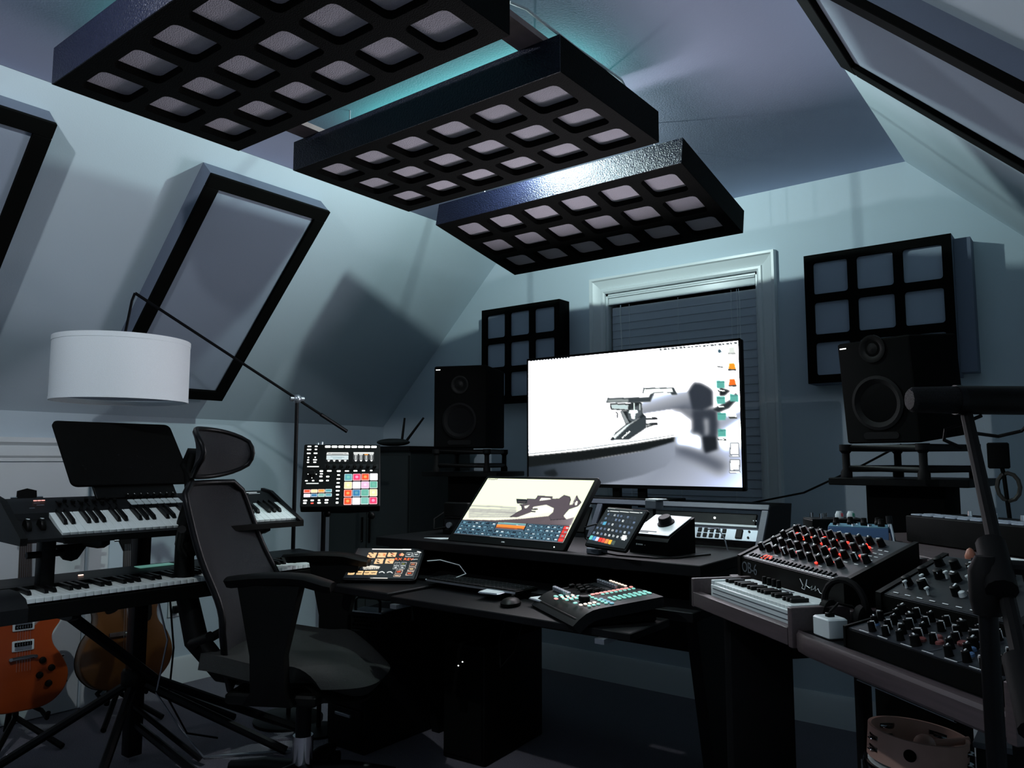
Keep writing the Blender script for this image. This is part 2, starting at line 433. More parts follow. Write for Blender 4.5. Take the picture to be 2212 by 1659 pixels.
# blind
bl = thing('window_blind', 'closed white horizontal blind with valance in the window behind the big monitor', 'blind', (-1.671, YB + .03, WZ1))
BW = WX1 - WX0 - .035
MB().box((0, -.020, -.038), (BW + .006, .014, .052), .003).box((0, -.024, -.020), (BW + .006, .020, .010), .003).box((0, -.024, -.060), (BW + .006, .020, .008), .003).build('valance', 'trim', bl)
B('headrail', 'blind', bl, (0, .012, -.03), (BW, .04, .04))
sl = MB().at(rot=(R_(84), 0, 0)).box((0, 0, 0), (BW - .01, .046, .0028)).mesh('slat', 'blind')
for k in range(31): link('slat', sl, bl, (0, .000, -.098 - k * .0415))
cm = MB().tube([(0, 0, 0), (0, -.002, -1.15)], .0012, 5).mesh('lift_cord', 'trim')
for x in (-BW / 2 + .12, 0, BW / 2 - .12): link('lift_cord', cm, bl, (x, -.022, -.07))
MB().tube([(0, 0, 0), (0, -.004, -.06), (.006, -.004, -.20), (.004, -.004, -.55)], .003, 6).build('tilt_wand', 'trim', bl, loc=(-BW / 2 + .07, -.026, -.07))
MB().tube([(0, 0, 0), (.004, -.004, -.10), (-.002, -.004, -.8)], .0018, 6).build('pull_cord', 'trim', bl, loc=(BW / 2 - .09, -.028, -.07))
MB().tube([(0, 0, 0), (.006, -.004, -.06), (.004, -.004, -.5)], .0018, 6).build('pull_cord', 'trim', bl, loc=(BW / 2 - .08, -.028, -.07))
# outlet plate on the knee wall
op = thing('outlet_plate', 'white outlet plate low on the left wall beside the amber guitar', 'outlet', (XK, 2.13, .40), 90)
MB().box((0, -.004, 0), (.072, .008, .115), .002).build('plate', 'white', op)
MB().box((0, -.018, -.02), (.03, .03, .035), .004).build('plug', 'blk', op)

# ---------------------------------------------------------------- gridded acoustic panels
def grid_panel(t, w_, h_, th, nx, ny, mx, my, fill, rc, recess, pad_m, frame_m='cloud', side_m=None):
    """panel in local coords: face towards -z at z=0, body up to z=th"""
    px, py = (w_ - 2 * mx) / nx, (h_ - 2 * my) / ny; hw, hh = px * fill, py * fill
    mb = MB(); seg = 3; hole = rrect(hw, hh, rc, seg); n = len(hole)
    for i in range(nx):
        for j in range(ny):
            cx, cy = -w_ / 2 + mx + (i + .5) * px, -h_ / 2 + my + (j + .5) * py
            X0 = -w_ / 2 if i == 0 else cx - px / 2; X1 = w_ / 2 if i == nx - 1 else cx + px / 2
            Y0 = -h_ / 2 if j == 0 else cy - py / 2; Y1 = h_ / 2 if j == ny - 1 else cy + py / 2
            cor = [(X1, Y1), (X0, Y1), (X0, Y0), (X1, Y0)]
            hv = [(cx + p[0], cy + p[1]) for p in hole]
            vs = [(x, y, 0) for x, y in cor] + [(x, y, 0) for x, y in hv] + [(x, y, recess) for x, y in hv]
            fs = []
            for q in range(4):
                a = 4 + q * (seg + 1)
                for s_ in range(seg): fs.append((q, a + s_ + 1, a + s_))
                nxt = 4 + ((q + 1) % 4) * (seg + 1)
                fs.append((q, (q + 1) % 4, nxt, a + seg))
            for q in range(n): fs.append((4 + q, 4 + (q + 1) % n, 4 + n + (q + 1) % n, 4 + n + q))
            mb.add(vs, fs)
    mb.build('grid_face', frame_m, t)
    sd = MB(); x, y = w_ / 2, h_ / 2
    sd.box((0, -y + .006, th / 2 + .0005), (w_, .012, th - .001)).box((0, y - .006, th / 2 + .0005), (w_, .012, th - .001)).box((-x + .006, 0, th / 2 + .0005), (.012, h_ - .024, th - .001)).box((x - .006, 0, th / 2 + .0005), (.012, h_ - .024, th - .001))
    sd.build('side_box', frame_m if side_m == 'cloudlit' else (side_m or frame_m), t)
    if side_m == 'cloudlit': B('lit_front_face', side_m, t, (0, -y - .0015, th / 2), (w_, .003, th))  # thin sheet giving the near side its lit look by colour
    B('back_board', frame_m, t, (0, 0, th - .006), (w_ - .024, h_ - .024, .010))
    pm = MB().prism(rrect(px - .006, py - .006, .012, 2), recess, recess + .02, .004).mesh('foam_pad', pad_m)
    for j in range(ny):
        for i in range(nx):
            link('foam_pad', pm, t, (-w_ / 2 + mx + (i + .5) * px, -h_ / 2 + my + (j + .5) * py, 0))
CW, CH, CT = 1.18, .59, .108
clouds = [((-1.70, 1.140, 2.205), 0, 'gridded black ceiling cloud at the top left, nearest the camera'),
          ((-1.70, 1.957, 2.205), 0, 'middle of the three gridded black ceiling clouds'),
          ((-1.70, 2.713, 2.131), -11.1, 'tilted gridded black ceiling cloud nearest the window')]
cl_objs = []
for loc, tilt, lab in clouds:
    c = thing('ceiling_cloud', lab, 'acoustic panel', loc, group='gridded clouds hung under the ceiling', rot=(R_(tilt), 0, 0))
    grid_panel(c, CW, CH, CT if tilt == 0 else .101, 6, 3, .028, .028, .76, .020, .023, 'foam', 'cloud', 'cloudlit')
    cl_objs.append(c)
    for x in (-.42, .42):
        for y in (-.18, .18):
            zt = ZC - loc[2] - .02 * 0 - (math.sin(R_(tilt)) * y)
            MB().tube([(x, y, CT), (x, y + math.tan(R_(tilt)) * (zt - CT), (ZC - loc[2] - y * math.sin(R_(tilt))) / math.cos(R_(tilt)) )], .0025, 6).build('hanging_wire', 'steel', c)
# boards joining the first two clouds
for x, nm in ((-1.21, 'wooden joining board across the first two clouds, right end'), (-2.19, 'wooden joining board across the first two clouds, left end')):
    b_ = B('joining_board', mat('raw_board', (.22, .16, .16), .7, noise=.3, scale=20), None, (x, 1.54, 2.205 + CT + .010), (.088, .92, .018))
    tag(b_, nm, 'board', 'boards on top of the clouds')
# teal light strips with their loose cable on the clouds
def strip(x0, x1, y, z, lab, pw):
    t = thing('light_strip', lab, 'light strip', ((x0 + x1) / 2, y, z), group='teal light strips')
    B('strip', 'teal', t, (0, 0, .004), (x1 - x0, .012, .006))
    area('teal_light', (0, 0, .012), (R_(180), 0, 0), (x1 - x0, .22), (.08, .85, .66), pw, t)
strip(-2.27, -1.20, 1.14, 2.205 + CT, 'teal light strip lying on top of the cloud nearest the camera', TEAL_POWER)
strip(-2.20, -1.22, 1.957, 2.205 + CT, 'teal light strip lying on top of the middle cloud', TEAL_POWER)
pts = [(-1.16, 1.50, 2.345), (-1.15, 1.56, 2.352), (-1.135, 1.60, 2.335), (-1.125, 1.68, 2.326), (-1.13, 1.78, 2.332), (-1.118, 1.9, 2.326), (-1.12, 2.02, 2.332), (-1.14, 2.10, 2.326)]
tag(MB().tube(pts, .004, 6).build('strip_cable', 'white'), 'thin white cable running along the right edge on top of the middle cloud', 'cable')
# ceiling lamp, and an added fill lamp out of frame
for x_l, y, pw, col, lab in ((-1.70, 2.345, LAMP_POWER, (.80, 1.0, .98), 'small round ceiling lamp above the gap before the tilted cloud'), (-1.70, .18, FILL_POWER, (.93, .97, 1.0), 'added fill lamp out of frame on the camera side of the nearest cloud')):
    lp = thing('ceiling_lamp', lab, 'ceiling lamp', (x_l, y, ZC), group='small ceiling lamps between the clouds')
    MB().lathe([(.045, 0), (.045, -.003), (.028, -.004), (.0, -.0045)], 24).build('base', 'trim', lp)
    pl = bpy.data.lights.new('lamp_light', 'POINT'); pl.energy = pw; pl.color = col; pl.shadow_soft_size = .018
    o = bpy.data.objects.new('lamp_light', pl); COL.objects.link(o); o.parent = lp; o.location = (0, 0, -.0235)

# framed fabric panels on the slopes
def slope_panel(t, w_, h_, th, fw):
    """local: x = width, y = up the slope, z = out of the wall"""
    B('fabric_core', 'fabdk', t, (0, 0, (th - .018) / 2), (w_ - .004, h_ - .004, th - .018))
    B('fabric_face', 'fabric', t, (0, 0, th - .017), (w_ - 2 * fw + .01, h_ - 2 * fw + .01, .004))
    for nm, c, d in (('frame_rail', (0, h_ / 2 - fw / 2, th - .009), (w_, fw, .018)), ('frame_rail', (0, -h_ / 2 + fw / 2, th - .009), (w_, fw, .018)),
                     ('frame_stile', (-w_ / 2 + fw / 2, 0, th - .009), (fw, h_ - 2 * fw, .018)), ('frame_stile', (w_ / 2 - fw / 2, 0, th - .009), (fw, h_ - 2 * fw, .018))):
        B(nm, 'frame', t, c, d, .003)
s2 = math.sqrt(.5)
def left_slope_matrix(y, z_c):
    x_c = z_c - (ZC - XL)
    return Matrix(((0, s2, s2, x_c), (1, 0, 0, y), (0, s2, -s2, z_c), (0, 0, 0, 1)))
def right_slope_matrix(y, z_c):
    x_c = (XR + ZC) - z_c
    return Matrix(((0, -s2, -s2, x_c), (-1, 0, 0, y), (0, s2, -s2, z_c), (0, 0, 0, 1)))
for y, z_c, fn, th, lab in ((1.92, 1.94, left_slope_matrix, .10, 'tilted fabric acoustic panel on the left slope above the white lamp shade'),
                            (.745, 1.94, left_slope_matrix, .10, 'fabric acoustic panel on the left slope cut off by the left edge of the picture'),
                            (1.945, 1.90, right_slope_matrix, .062, 'large fabric acoustic panel on the right slope at the top right')):
    t = thing('slope_panel', lab, 'acoustic panel', group='framed fabric panels on the sloped walls')
    t.matrix_world = fn(y, z_c)
    slope_panel(t, .60, 1.19, th, .058)
# diffuser panels on the back wall
for cx, cz, w_, h_, th, yaw, lab in ((-2.610, 1.755, .560, .56, .10, 0, 'black nine-square grid panel on the back wall left of the window'),
                       (-.710, 1.764, .576, .572, .13, 0, 'black nine-square grid panel on the back wall right of the window')):
    t = thing('wall_grid_panel', lab, 'acoustic panel', (cx, YB - th, cz), group='nine-square grid panels on the back wall', rot=(R_(-90), 0, 0))
    grid_panel(t, w_, h_, th, 3, 3, .018, .018, .80, .012, .018, 'gridfab', 'frame', 'fabdk' if cx > -1 else 'frame')
    if cx > -1: B('rear_box', 'fabdk', t, (w_ / 2 + .031, 0, .085), (.060, h_ - .03, .088))

# ---------------------------------------------------------------- desk
SZ = .83            # raised shelf of the desk
dk = thing('studio_desk', 'long black studio desk with raised shelf and rack bay under the window', 'desk', (-1.70, 2.6, 0))
def W(p): return (p[0] + 1.70, p[1] - 2.6, p[2])
MB().box(W((-1.69, 2.60, SZ - .018)), (1.43, .80, .036), .004).build('raised_shelf', 'desk', dk)
MB().box(W((-1.69, 2.60, .685)), (1.43, .92, .03), .004).build('lower_desktop', 'desk', dk)
MB().box(W((-1.50, 1.99, .670)), (.93, .24, .022), .004).build('pull_out_tray', 'desk', dk)
MB().box(W((-2.13, 2.08, .675)), (.30, .42, .028), .006).build('side_shelf', 'desk', dk)
for x in (-1.93, -1.12): MB().box(W((x, 2.0, .652)), (.03, .30, .014)).build('tray_runner', 'steel', dk)
for x in (-2.36, -1.02):
    MB().box(W((x, 2.62, .757)), (.03, .74, .112)).build('shelf_support', 'desk', dk)
MB().box(W((-1.69, 2.97, .755)), (1.37, .02, .112)).build('back_riser', 'desk', dk)
for x in (-2.30, -1.06):
    MB().add([W(p) for p in ((x - .02, 2.30, .67), (x + .02, 2.30, .67), (x + .02, 2.98, .67), (x - .02, 2.98, .67), (x - .02, 2.46, 0), (x + .02, 2.46, 0), (x + .02, 2.92, 0), (x - .02, 2.92, 0))],
             [(0, 1, 2, 3), (7, 6, 5, 4), (0, 4, 5, 1), (1, 5, 6, 2), (2, 6, 7, 3), (3, 7, 4, 0)]).build('leg_panel', 'desk', dk)
MB().box(W((-1.68, 2.86, .52)), (1.20, .018, .24)).build('modesty_panel', 'desk', dk)
# rack hutch with a slanted face
hu = thing('rack_hutch', 'slanted black rack hutch with worn grey front frame standing on the desk shelf', 'rack', (-1.66, 2.67, SZ))
HX0, HX1 = -2.34, -.955
def hx(x): return x + 1.66
lean = .10; HH = .150
for x in (HX0 + .012, -1.655, HX1 - .012):
    MB().add([(hx(x) + a, y, z) for a in (-.012, .012) for y, z in ((0, 0), (.30, 0), (.34, HH), (lean, HH))],
             [(0, 1, 2, 3), (7, 6, 5, 4), (0, 4, 5, 1), (1, 5, 6, 2), (2, 6, 7, 3), (3, 7, 4, 0)]).build('side_panel', 'desk', hu)
MB().box((hx(-1.6475), .225, HH - .008), (HX1 - HX0 - .02, .23, .016)).build('top_panel', 'desk', hu)
an = math.atan2(lean, HH)
fl = math.hypot(lean, HH)
def fr(x, s, wx, ws, nm='frame_rail', m='deskedge', off=.004, th=.012):
    MB().at(mat4=T3((hx(x), 0, 0)) @ Rx(90 - math.degrees(an) * 1.0 + 0) ).box((0, s, off), (wx, ws, th), .002).build(nm, m, hu)
fr(-1.6475, fl - .010, HX1 - HX0, .022)
for x in (HX0 + .012, -1.655, HX1 - .012): fr(x, fl / 2 - .011, .024, fl - .024, 'frame_stile')
fr(-1.30, .125, .60, .050, 'rack_unit', 'blk', -.012, .01)
fr(-2.0, .090, .60, .120, 'rack_unit', 'blk', -.012, .01)
fr(-1.30, .030, .60, .050, 'rack_blank', 'blk', -.018, .01)
MB().at(mat4=T3((hx(-1.155), 0, 0)) @ Rx(90 - math.degrees(an))).ball((0, .125, -.004), .0045, 8).build('indicator_light', 'led_w', hu)
for x in (-1.005, -.995): MB().at(mat4=T3((hx(x), 0, 0)) @ Rx(90 - math.degrees(an))).ball((0, .118, 0), .003, 8).build('rack_screw', 'chrome', hu)
# silver strip of sockets in the rack
ps = thing('patch_strip', 'silver strip with two rows of dark sockets in the right rack bay', 'power strip', (-1.165, 2.708, .874), 0, rot=(R_(90 - math.degrees(an)), 0, 0))
MB().box((0, 0, 0), (.375, .052, .028), .002).build('body', 'steel', ps)
MB().box((-.005, .030, .002), (.372, .008, .040)).build('top_lip', 'white', ps)
so = MB().box((0, 0, 0), (.0150, .0165, .004), .002).mesh('socket', 'blk')
for i in range(11):
    if i == 5: continue
    for j in (0, 1): link('socket', so, ps, (-.172 + i * .0235, .009 - j * .021, .0145))
MB().box((.120, 0, .0155), (.024, .036, .006), .002).build('rocker_switch', 'blk', ps)
for j in (-1, 1): MB().cyl((.155, .012 * j, .013), (.155, .012 * j, .0165), .004).build('fuse', 'blk', ps)

# ---------------------------------------------------------------- big monitor
mo = thing('big_monitor', 'large wide monitor showing a white turntable picture in front of the window', 'monitor', (-1.578, 2.83, SZ + .155))
mz = 1.32 - (SZ + .155)
MB().box((0, .02, mz), (1.015, .035, .583), .006).build('housing', 'blk', mo)
for c, d in (((0, -.0, mz + .287), (1.015, .008, .010)), ((0, -.0, mz - .284), (1.015, .008, .015)), ((-.504, 0, mz), (.007, .008, .58)), ((.504, 0, mz), (.007, .008, .58))): B('bezel', 'blk', mo, c, d)
for x in (-.06, .06): MB().box((x, .035, -.01 + .02), (.035, .02, .09)).build('stand_post', 'blk', mo)
MB().box((0, .05, -.0), (.42, .16, .010), .004).build('stand_foot', 'blk', mo)
Z4 = Canvas(440, 250, (252, 251.2, 252.4)).hom([(138, 312), (1768, 155), (1798, 1312), (138, 1238)])
c = Z4
for yy, al in ((760, .05), (800, .08), (850, .10), (900, .14), (945, .20), (975, .3), (1000, .15)): c.line([(138, yy + 10), (760, yy - 20), (1180, yy - 70)], 10, (120, 140, 150), 1.6, al)
c.grad([(560, 1330), (620, 1240), (1260, 900), (1800, 700), (1800, 1330)], (150, 158, 172), (214, 218, 226), (1200, 1100), (1780, 1290), 3)
c.poly([(1270, 960), (1520, 1040), (1680, 1120), (1620, 1180), (1420, 1080), (1270, 1020)], (60, 66, 80), 7, .85)
c.poly([(1560, 900), (1790, 760), (1790, 980), (1650, 1010)], (248, 250, 250), 5)
c.grad([(138, 1100), (700, 1050), (1000, 1005), (1262, 915), (1262, 1040), (1190, 1125), (1000, 1190), (760, 1240), (620, 1262), (138, 1262)], (38, 46, 54), (150, 158, 172), (200, 1170), (1230, 1010), 1)
c.poly([(138, 1030), (500, 1000), (900, 955), (1262, 900), (1255, 935), (1020, 1000), (620, 1060), (138, 1112)], (14, 18, 18), 1)
c.line([(138, 1022), (560, 985), (960, 935), (1262, 893), (1400, 830)], 7, (250, 252, 250))
c.line([(138, 1014), (560, 977), (960, 927), (1255, 886)], 4, (60, 66, 66), .5, .7)
c.poly([(250, 1150), (330, 1130), (360, 1170), (330, 1190), (260, 1175)], (12, 16, 18), 2, .8)
c.poly([(138, 1215), (360, 1205), (420, 1262), (138, 1262)], (14, 18, 18), 3, .8)
c.poly([(1270, 900), (1400, 850), (1500, 880), (1480, 1010), (1380, 980), (1270, 965)], (235, 238, 242), 4)
# tonearm
c.grad([(1000, 640), (1080, 575), (1400, 545), (1480, 560), (1480, 690), (1260, 680), (1010, 716)], (212, 216, 222), (120, 126, 138), (1150, 580), (1230, 690), 1.2)
c.poly([(1220, 690), (1330, 660), (1480, 680), (1500, 760), (1380, 760), (1310, 705)], (90, 96, 108), 3, .8)
c.poly([(1370, 550), (1400, 500), (1420, 482), (1470, 488), (1530, 520), (1560, 545), (1562, 660), (1480, 700), (1400, 690)], (44, 50, 60), 2)
c.poly([(1400, 690), (1560, 680), (1600, 700), (1600, 880), (1560, 1000), (1490, 1010), (1480, 900), (1440, 870), (1400, 870)], (50, 56, 66), 3)
c.poly([(1490, 760), (1530, 760), (1530, 880), (1500, 900)], (190, 194, 200), 3, .8)
c.poly([(1560, 690), (1700, 620), (1750, 560), (1762, 610), (1690, 680), (1610, 712)], (40, 46, 50), 1)
c.poly([(1620, 520), (1700, 545), (1660, 580), (1620, 585)], (24, 28, 30), 1)
c.poly([(1480, 900), (1590, 900), (1600, 1000), (1500, 1030)], (22, 26, 32), 2)
# headshell and cartridge
c.poly([(728, 630), (740, 596), (1060, 592), (1075, 560), (1010, 560), (1018, 520), (1255, 518), (1280, 570), (1240, 575), (1230, 556), (1100, 560), (1070, 625), (930, 630)], (60, 68, 72), .6)
c.poly([(1024, 528), (1240, 524), (1250, 552), (1100, 556), (1066, 572), (1016, 560)], (236, 240, 238), .5)
c.poly([(742, 606), (900, 602), (900, 628), (734, 628)], (150, 158, 158), .8)
c.poly([(758, 636), (920, 640), (918, 694), (762, 684)], (40, 46, 48), .3)
c.poly([(766, 644), (900, 648), (898, 686), (770, 678)], (196, 204, 204), .4)
c.poly([(920, 630), (1000, 630), (1010, 716), (1036, 740), (1036, 826), (900, 914), (760, 916), (800, 860), (880, 800), (846, 720), (836, 694), (918, 694)], (34, 40, 42), .6)
c.poly([(1000, 640), (1005, 720), (960, 770), (926, 780), (900, 760), (890, 700)], (90, 98, 102), 1)
c.poly([(905, 690), (970, 688), (975, 712), (955, 716), (950, 760), (920, 755), (918, 716), (902, 712)], (232, 238, 236), .4)
c.poly([(840, 700), (858, 700), (905, 785), (880, 796)], (150, 158, 160), .4)
c.poly([(940, 636), (950, 636), (950, 690), (940, 690)], (210, 216, 214), .3); c.poly([(984, 640), (992, 640), (992, 690), (984, 690)], (210, 216, 214), .3)
c.poly([(790, 912), (905, 808), (1030, 734), (1032, 822), (896, 908)], (58, 66, 70), .5)
c.poly([(775, 890), (880, 806), (1005, 740), (905, 806), (795, 908)], (214, 220, 220), .4)
c.line([(800, 700), (816, 716), (812, 748)], 7, (50, 56, 58), .4)
for y_ in (760, 800):
    c.line([(1036, y_), (1080, y_ - 4)], 12, (60, 66, 66), .4); c.line([(1080, y_ - 4), (1126, y_ - 4)], 16, (30, 34, 36), .5)
c.line([(1040, 820), (1100, 800)], 10, (40, 46, 46), .5)
# menu bar marks
for x_ in list(range(150, 440, 22)): c.line([(x_, 312 - (x_ - 138) * .085), (x_ + 14, 311 - (x_ - 124) * .085)], 9, (70, 78, 80), .3, .8)
for x_ in list(range(1145, 1760, 31)): c.line([(x_, 226 - (x_ - 1145) * .088), (x_ + (15 if x_ % 2 else 24), 225 - (x_ - 1130) * .088)], 12, (70, 78, 80), .3, .85)
# desktop icons
for x_, y_ in ((1592, 465), (1594, 588), (1600, 714), (1602, 842), (1698, 572)):
    c.poly([(x_, y_), (x_ + 24, y_), (x_ + 30, y_ + 6), (x_ + 66, y_ + 4), (x_ + 66, y_ + 58), (x_ + 2, y_ + 58)], (98, 182, 172), .5); c.line([(x_ + 2, y_ + 14), (x_ + 66, y_ + 12)], 5, (60, 140, 134), .3)
for x_, y_ in ((1636, 545), (1630, 670), (1632, 922)): c.line([(x_ - 30, y_), (x_ + 34, y_ + 2)], 14, (60, 66, 66), .3); c.line([(x_ - 22, y_ - 2), (x_ + 24, y_)], 9, (245, 248, 246), .3)
for x_, y_, col in ((1690, 332, (236, 164, 20)), (1693, 456, (240, 120, 24)), (1688, 206, (206, 208, 206)), (1696, 706, (240, 244, 242))):
    c.poly([(x_ + 6, y_), (x_ + 46, y_), (x_ + 56, y_ + 44), (x_, y_ + 44)], col, .4); c.poly([(x_ - 4, y_ + 44), (x_ + 60, y_ + 44), (x_ + 58, y_ + 56), (x_ - 2, y_ + 56)], (60, 62, 60) if y_ != 206 else (180, 182, 180), .4)
c.poly([(1606, 228), (1618, 222), (1630, 228), (1632, 244), (1618, 252), (1606, 244)], (58, 92, 108), .4)
c.line([(1598, 356), (1644, 362)], 8, (90, 96, 96), .4)
for x_, y_, w2, h2 in ((1704, 955, 62, 84), (1702, 1086, 70, 76)):
    c.poly([(x_ - 5, y_ - 5), (x_ + w2 + 5, y_ - 5), (x_ + w2 + 5, y_ + h2 + 5), (x_ - 5, y_ + h2 + 5)], (90, 96, 104), .6); c.poly([(x_, y_), (x_ + w2, y_), (x_ + w2, y_ + h2), (x_, y_ + h2)], (250, 252, 252), .4)
    c.line([(x_ - 10, y_ + h2 + 16), (x_ + w2 + 10, y_ + h2 + 16)], 16, (130, 136, 144), .4); c.line([(x_ - 4, y_ + h2 + 16), (x_ + w2 + 4, y_ + h2 + 16)], 9, (248, 250, 250), .3)
me = c.mesh('screen', 1.0, .565, SCREEN, .95)
put('screen', me, mo, T3((0, -.0012, mz)) @ Rx(90))
# maker's word on the cartridge in the picture
ou, ov = Z4.T((880, 876))
tx = text('screen_text', 'ortofon', .0150, 'led_w', mo, T3((ou - .5, -.0022, mz + (.5 - ov) * .565)) @ Rx(90) @ Rz(36), depth=.0002, spacing=1.05)

# ---------------------------------------------------------------- touch monitor lying tilted on the shelf
tm = thing('touch_monitor', 'tilted touch monitor with turntable picture and rows of blue control buttons', 'monitor', (-1.775, 2.368, .957), rot=(R_(46), 0, R_(-1.6)))
MB().prism(rrect(.560, .345, .010), -.022, -.001, .002).build('housing', 'blk', tm)
tm_back = MB().add([(-.16, -.150, -.022), (.16, -.150, -.022), (.16, .03, -.022), (-.16, .03, -.022), (-.16, -.245 + .10, -.030), (.16, -.245 + .10, -.030), (.16, -.06, -.150), (-.16, -.06, -.150)],
             [(0, 1, 2, 3), (7, 6, 5, 4), (0, 4, 5, 1), (1, 5, 6, 2), (2, 6, 7, 3), (3, 7, 4, 0)]).build('stand_wedge', 'blk', tm)
L = Canvas(330, 186, (238, 241, 226)).hom([(600, 105), (2095, 142), (1650, 1022), (120, 892)])
for k, (ya, yb) in enumerate(((495, 530), (540, 560), (580, 585), (610, 612), (640, 640), (668, 660), (560, 600))): L.line([(330, ya), (700, ya + 14), (1000, yb)], 14, (128, 122, 124), 1.8, .5)
L.poly([(240, 690), (900, 690), (1480, 640), (1840, 560), (1740, 780), (1600, 790), (230, 705)], (98, 84, 88), .8)
L.grad([(1480, 640), (1830, 600), (1760, 775), (1300, 745)], (104, 90, 94), (140, 128, 134), (1500, 700), (1780, 720), 2)
L.poly([(250, 690), (700, 702), (1100, 680), (1480, 640), (1460, 620), (1000, 660), (300, 668)], (240, 240, 226), .5)
dark = (92, 80, 86)
ol = (16, 14, 14)
arm = [(905, 655), (1010, 590), (1080, 550), (1070, 500), (1040, 480), (1140, 470), (1150, 400), (1270, 405), (1300, 355), (1510, 368), (1500, 402), (1600, 398), (1670, 348), (1750, 370), (1765, 410), (1740, 490), (1790, 480), (1850, 350), (1870, 400), (1912, 450), (1860, 505), (1740, 545), (1690, 600), (1650, 660), (1700, 690), (1480, 700), (1460, 640), (1520, 590), (1530, 530), (1420, 480), (1240, 510), (1200, 590), (1020, 655)]
L.poly(arm, ol, .5)
cxx = sum(p[0] for p in arm) / len(arm); cyy = sum(p[1] for p in arm) / len(arm)
L.poly([(p[0] + (cxx - p[0]) * .02 + (4 if p[0] < 1100 else 0), p[1] + (cyy - p[1]) * .03) for p in arm], dark, .6)
L.poly([(1320, 430), (1350, 384), (1480, 392), (1490, 408), (1400, 420)], (246, 247, 236), .5)
L.poly([(1235, 515), (1410, 486), (1525, 545), (1500, 590), (1390, 600), (1250, 640), (1040, 656), (1200, 590)], (244, 244, 232), .8)
L.poly([(1660, 640), (1700, 590), (1870, 505), (1905, 470), (1810, 660), (1700, 690)], (246, 247, 236), .6)
L.poly([(1745, 490), (1800, 470), (1850, 352), (1790, 480)], (246, 247, 236), .4)
L.poly([(1820, 460), (1845, 428), (1862, 440), (1850, 490), (1822, 494)], (246, 247, 236), .4)
L.poly([(1000, 400), (1160, 410), (1135, 470), (1010, 462)], ol, .4); L.poly([(1020, 428), (1140, 434), (1120, 458), (1024, 450)], (70, 60, 62), .3)
for p in (((1215, 545), (1300, 546)), ((1205, 578), (1270, 580))): L.line(p, 15, ol, .5)
L.poly([(1110, 500), (1190, 485), (1150, 530), (1120, 535)], (240, 240, 230), .4)
for xa, xb in ((600, 740), (1550, 2080)): L.line([(xa, 116), ((xa + xb) / 2, 124), (xb, 140 if xb > 1000 else 118)], 8, (90, 86, 84), .5, .7)
# control rows along the bottom
base = [(232, 700), (1750, 782), (1648, 1022), (122, 892)]
L.poly(base, (24, 40, 52), .3)
def bl_(u, v):
    a = (base[0][0] + (base[1][0] - base[0][0]) * u, base[0][1] + (base[1][1] - base[0][1]) * u)
    b = (base[3][0] + (base[2][0] - base[3][0]) * u, base[3][1] + (base[2][1] - base[3][1]) * u)
    return (a[0] + (b[0] - a[0]) * v, a[1] + (b[1] - a[1]) * v)
def cell(u0, v0, u1, v1, col, bl=.3): L.poly([bl_(u0, v0), bl_(u1, v0), bl_(u1, v1), bl_(u0, v1)], col, bl)
rnd = random.Random(5)
for r in range(4):
    for q in range(18):
        u0 = q / 18; u1 = (q + 1) / 18
        v0 = .02 + r * .235; v1 = v0 + .215
        if 5.5 < q < 11 and r < 2: continue
        cell(u0 + .003, v0, u1 - .003, v1, (84, 126, 148) if q < 17 else (226, 60, 50))
        cell(u0 + .009, v0 + .03, u1 - .008, v1 - .05, (20, 38, 54) if q < 17 else (230, 70, 60))
        if rnd.random() < .8:
            a = rnd.random() * .015; cell(u0 + .014 + a, v0 + .07, u0 + .036 + a, v0 + .15, (214, 228, 232) if rnd.random() < .55 else (120, 170, 190))
cell(.34, .0, .60, .10, (136, 196, 196)); cell(.34, .15, .60, .32, (244, 150, 50)); cell(.34, .12, .60, .15, (200, 210, 214)); cell(.34, .34, .60, .38, (230, 110, 40)); cell(.34, .40, .60, .47, (90, 110, 130))
cell(.33, .955, .60, .985, (240, 240, 236)); cell(.0, .965, .33, .985, (120, 104, 100)); cell(.60, .965, 1, .985, (210, 200, 200))
put('screen', L.mesh('touch_screen', .527, .297, 2.6, .95), tm, T3((0, .008, .0008)))
text('maker_mark', 'DELL', .0075, 'print', tm, T3((0, -.158, -.0005)))
MB().ball((.235, -.160, -.0005), .0025, 8).build('power_light', 'led_w', tm)

# ---------------------------------------------------------------- small tablet, volume box, hub, power cube, paper
tb = thing('small_tablet', 'small black tablet with rows of shortcut keys and a colour strip beside the touch monitor', 'tablet', (-1.275, 2.215, .925), rot=(R_(51), 0, R_(-21)))
MB().prism(rrect(.212, .160, .008), -.012, -.001, .0015).build('housing', 'blk', tb)
MB().box((0, -.020, -.035), (.10, .05, .045), .006).build('easel_back', 'blk', tb)
K = Canvas(150, 112, (14, 18, 20)).hom([(455, 150), (1225, 240), (800, 905), (95, 835)])
K.line([(470, 160), (1215, 232)], 11, (150, 158, 156), .3); K.line([(465, 220), (1150, 275)], 13, (236, 240, 238), .3)
rows = [(290, 470, 1020), (375, 420, 1000), (465, 345, 960), (560, 265, 905), (650, 205, 850)]
cols = [(92, 184, 176), (66, 126, 178), (196, 196, 220), (226, 46, 34), (226, 78, 56), (226, 128, 62), (230, 170, 42), (60, 74, 66)]
K.a[:] = K.a
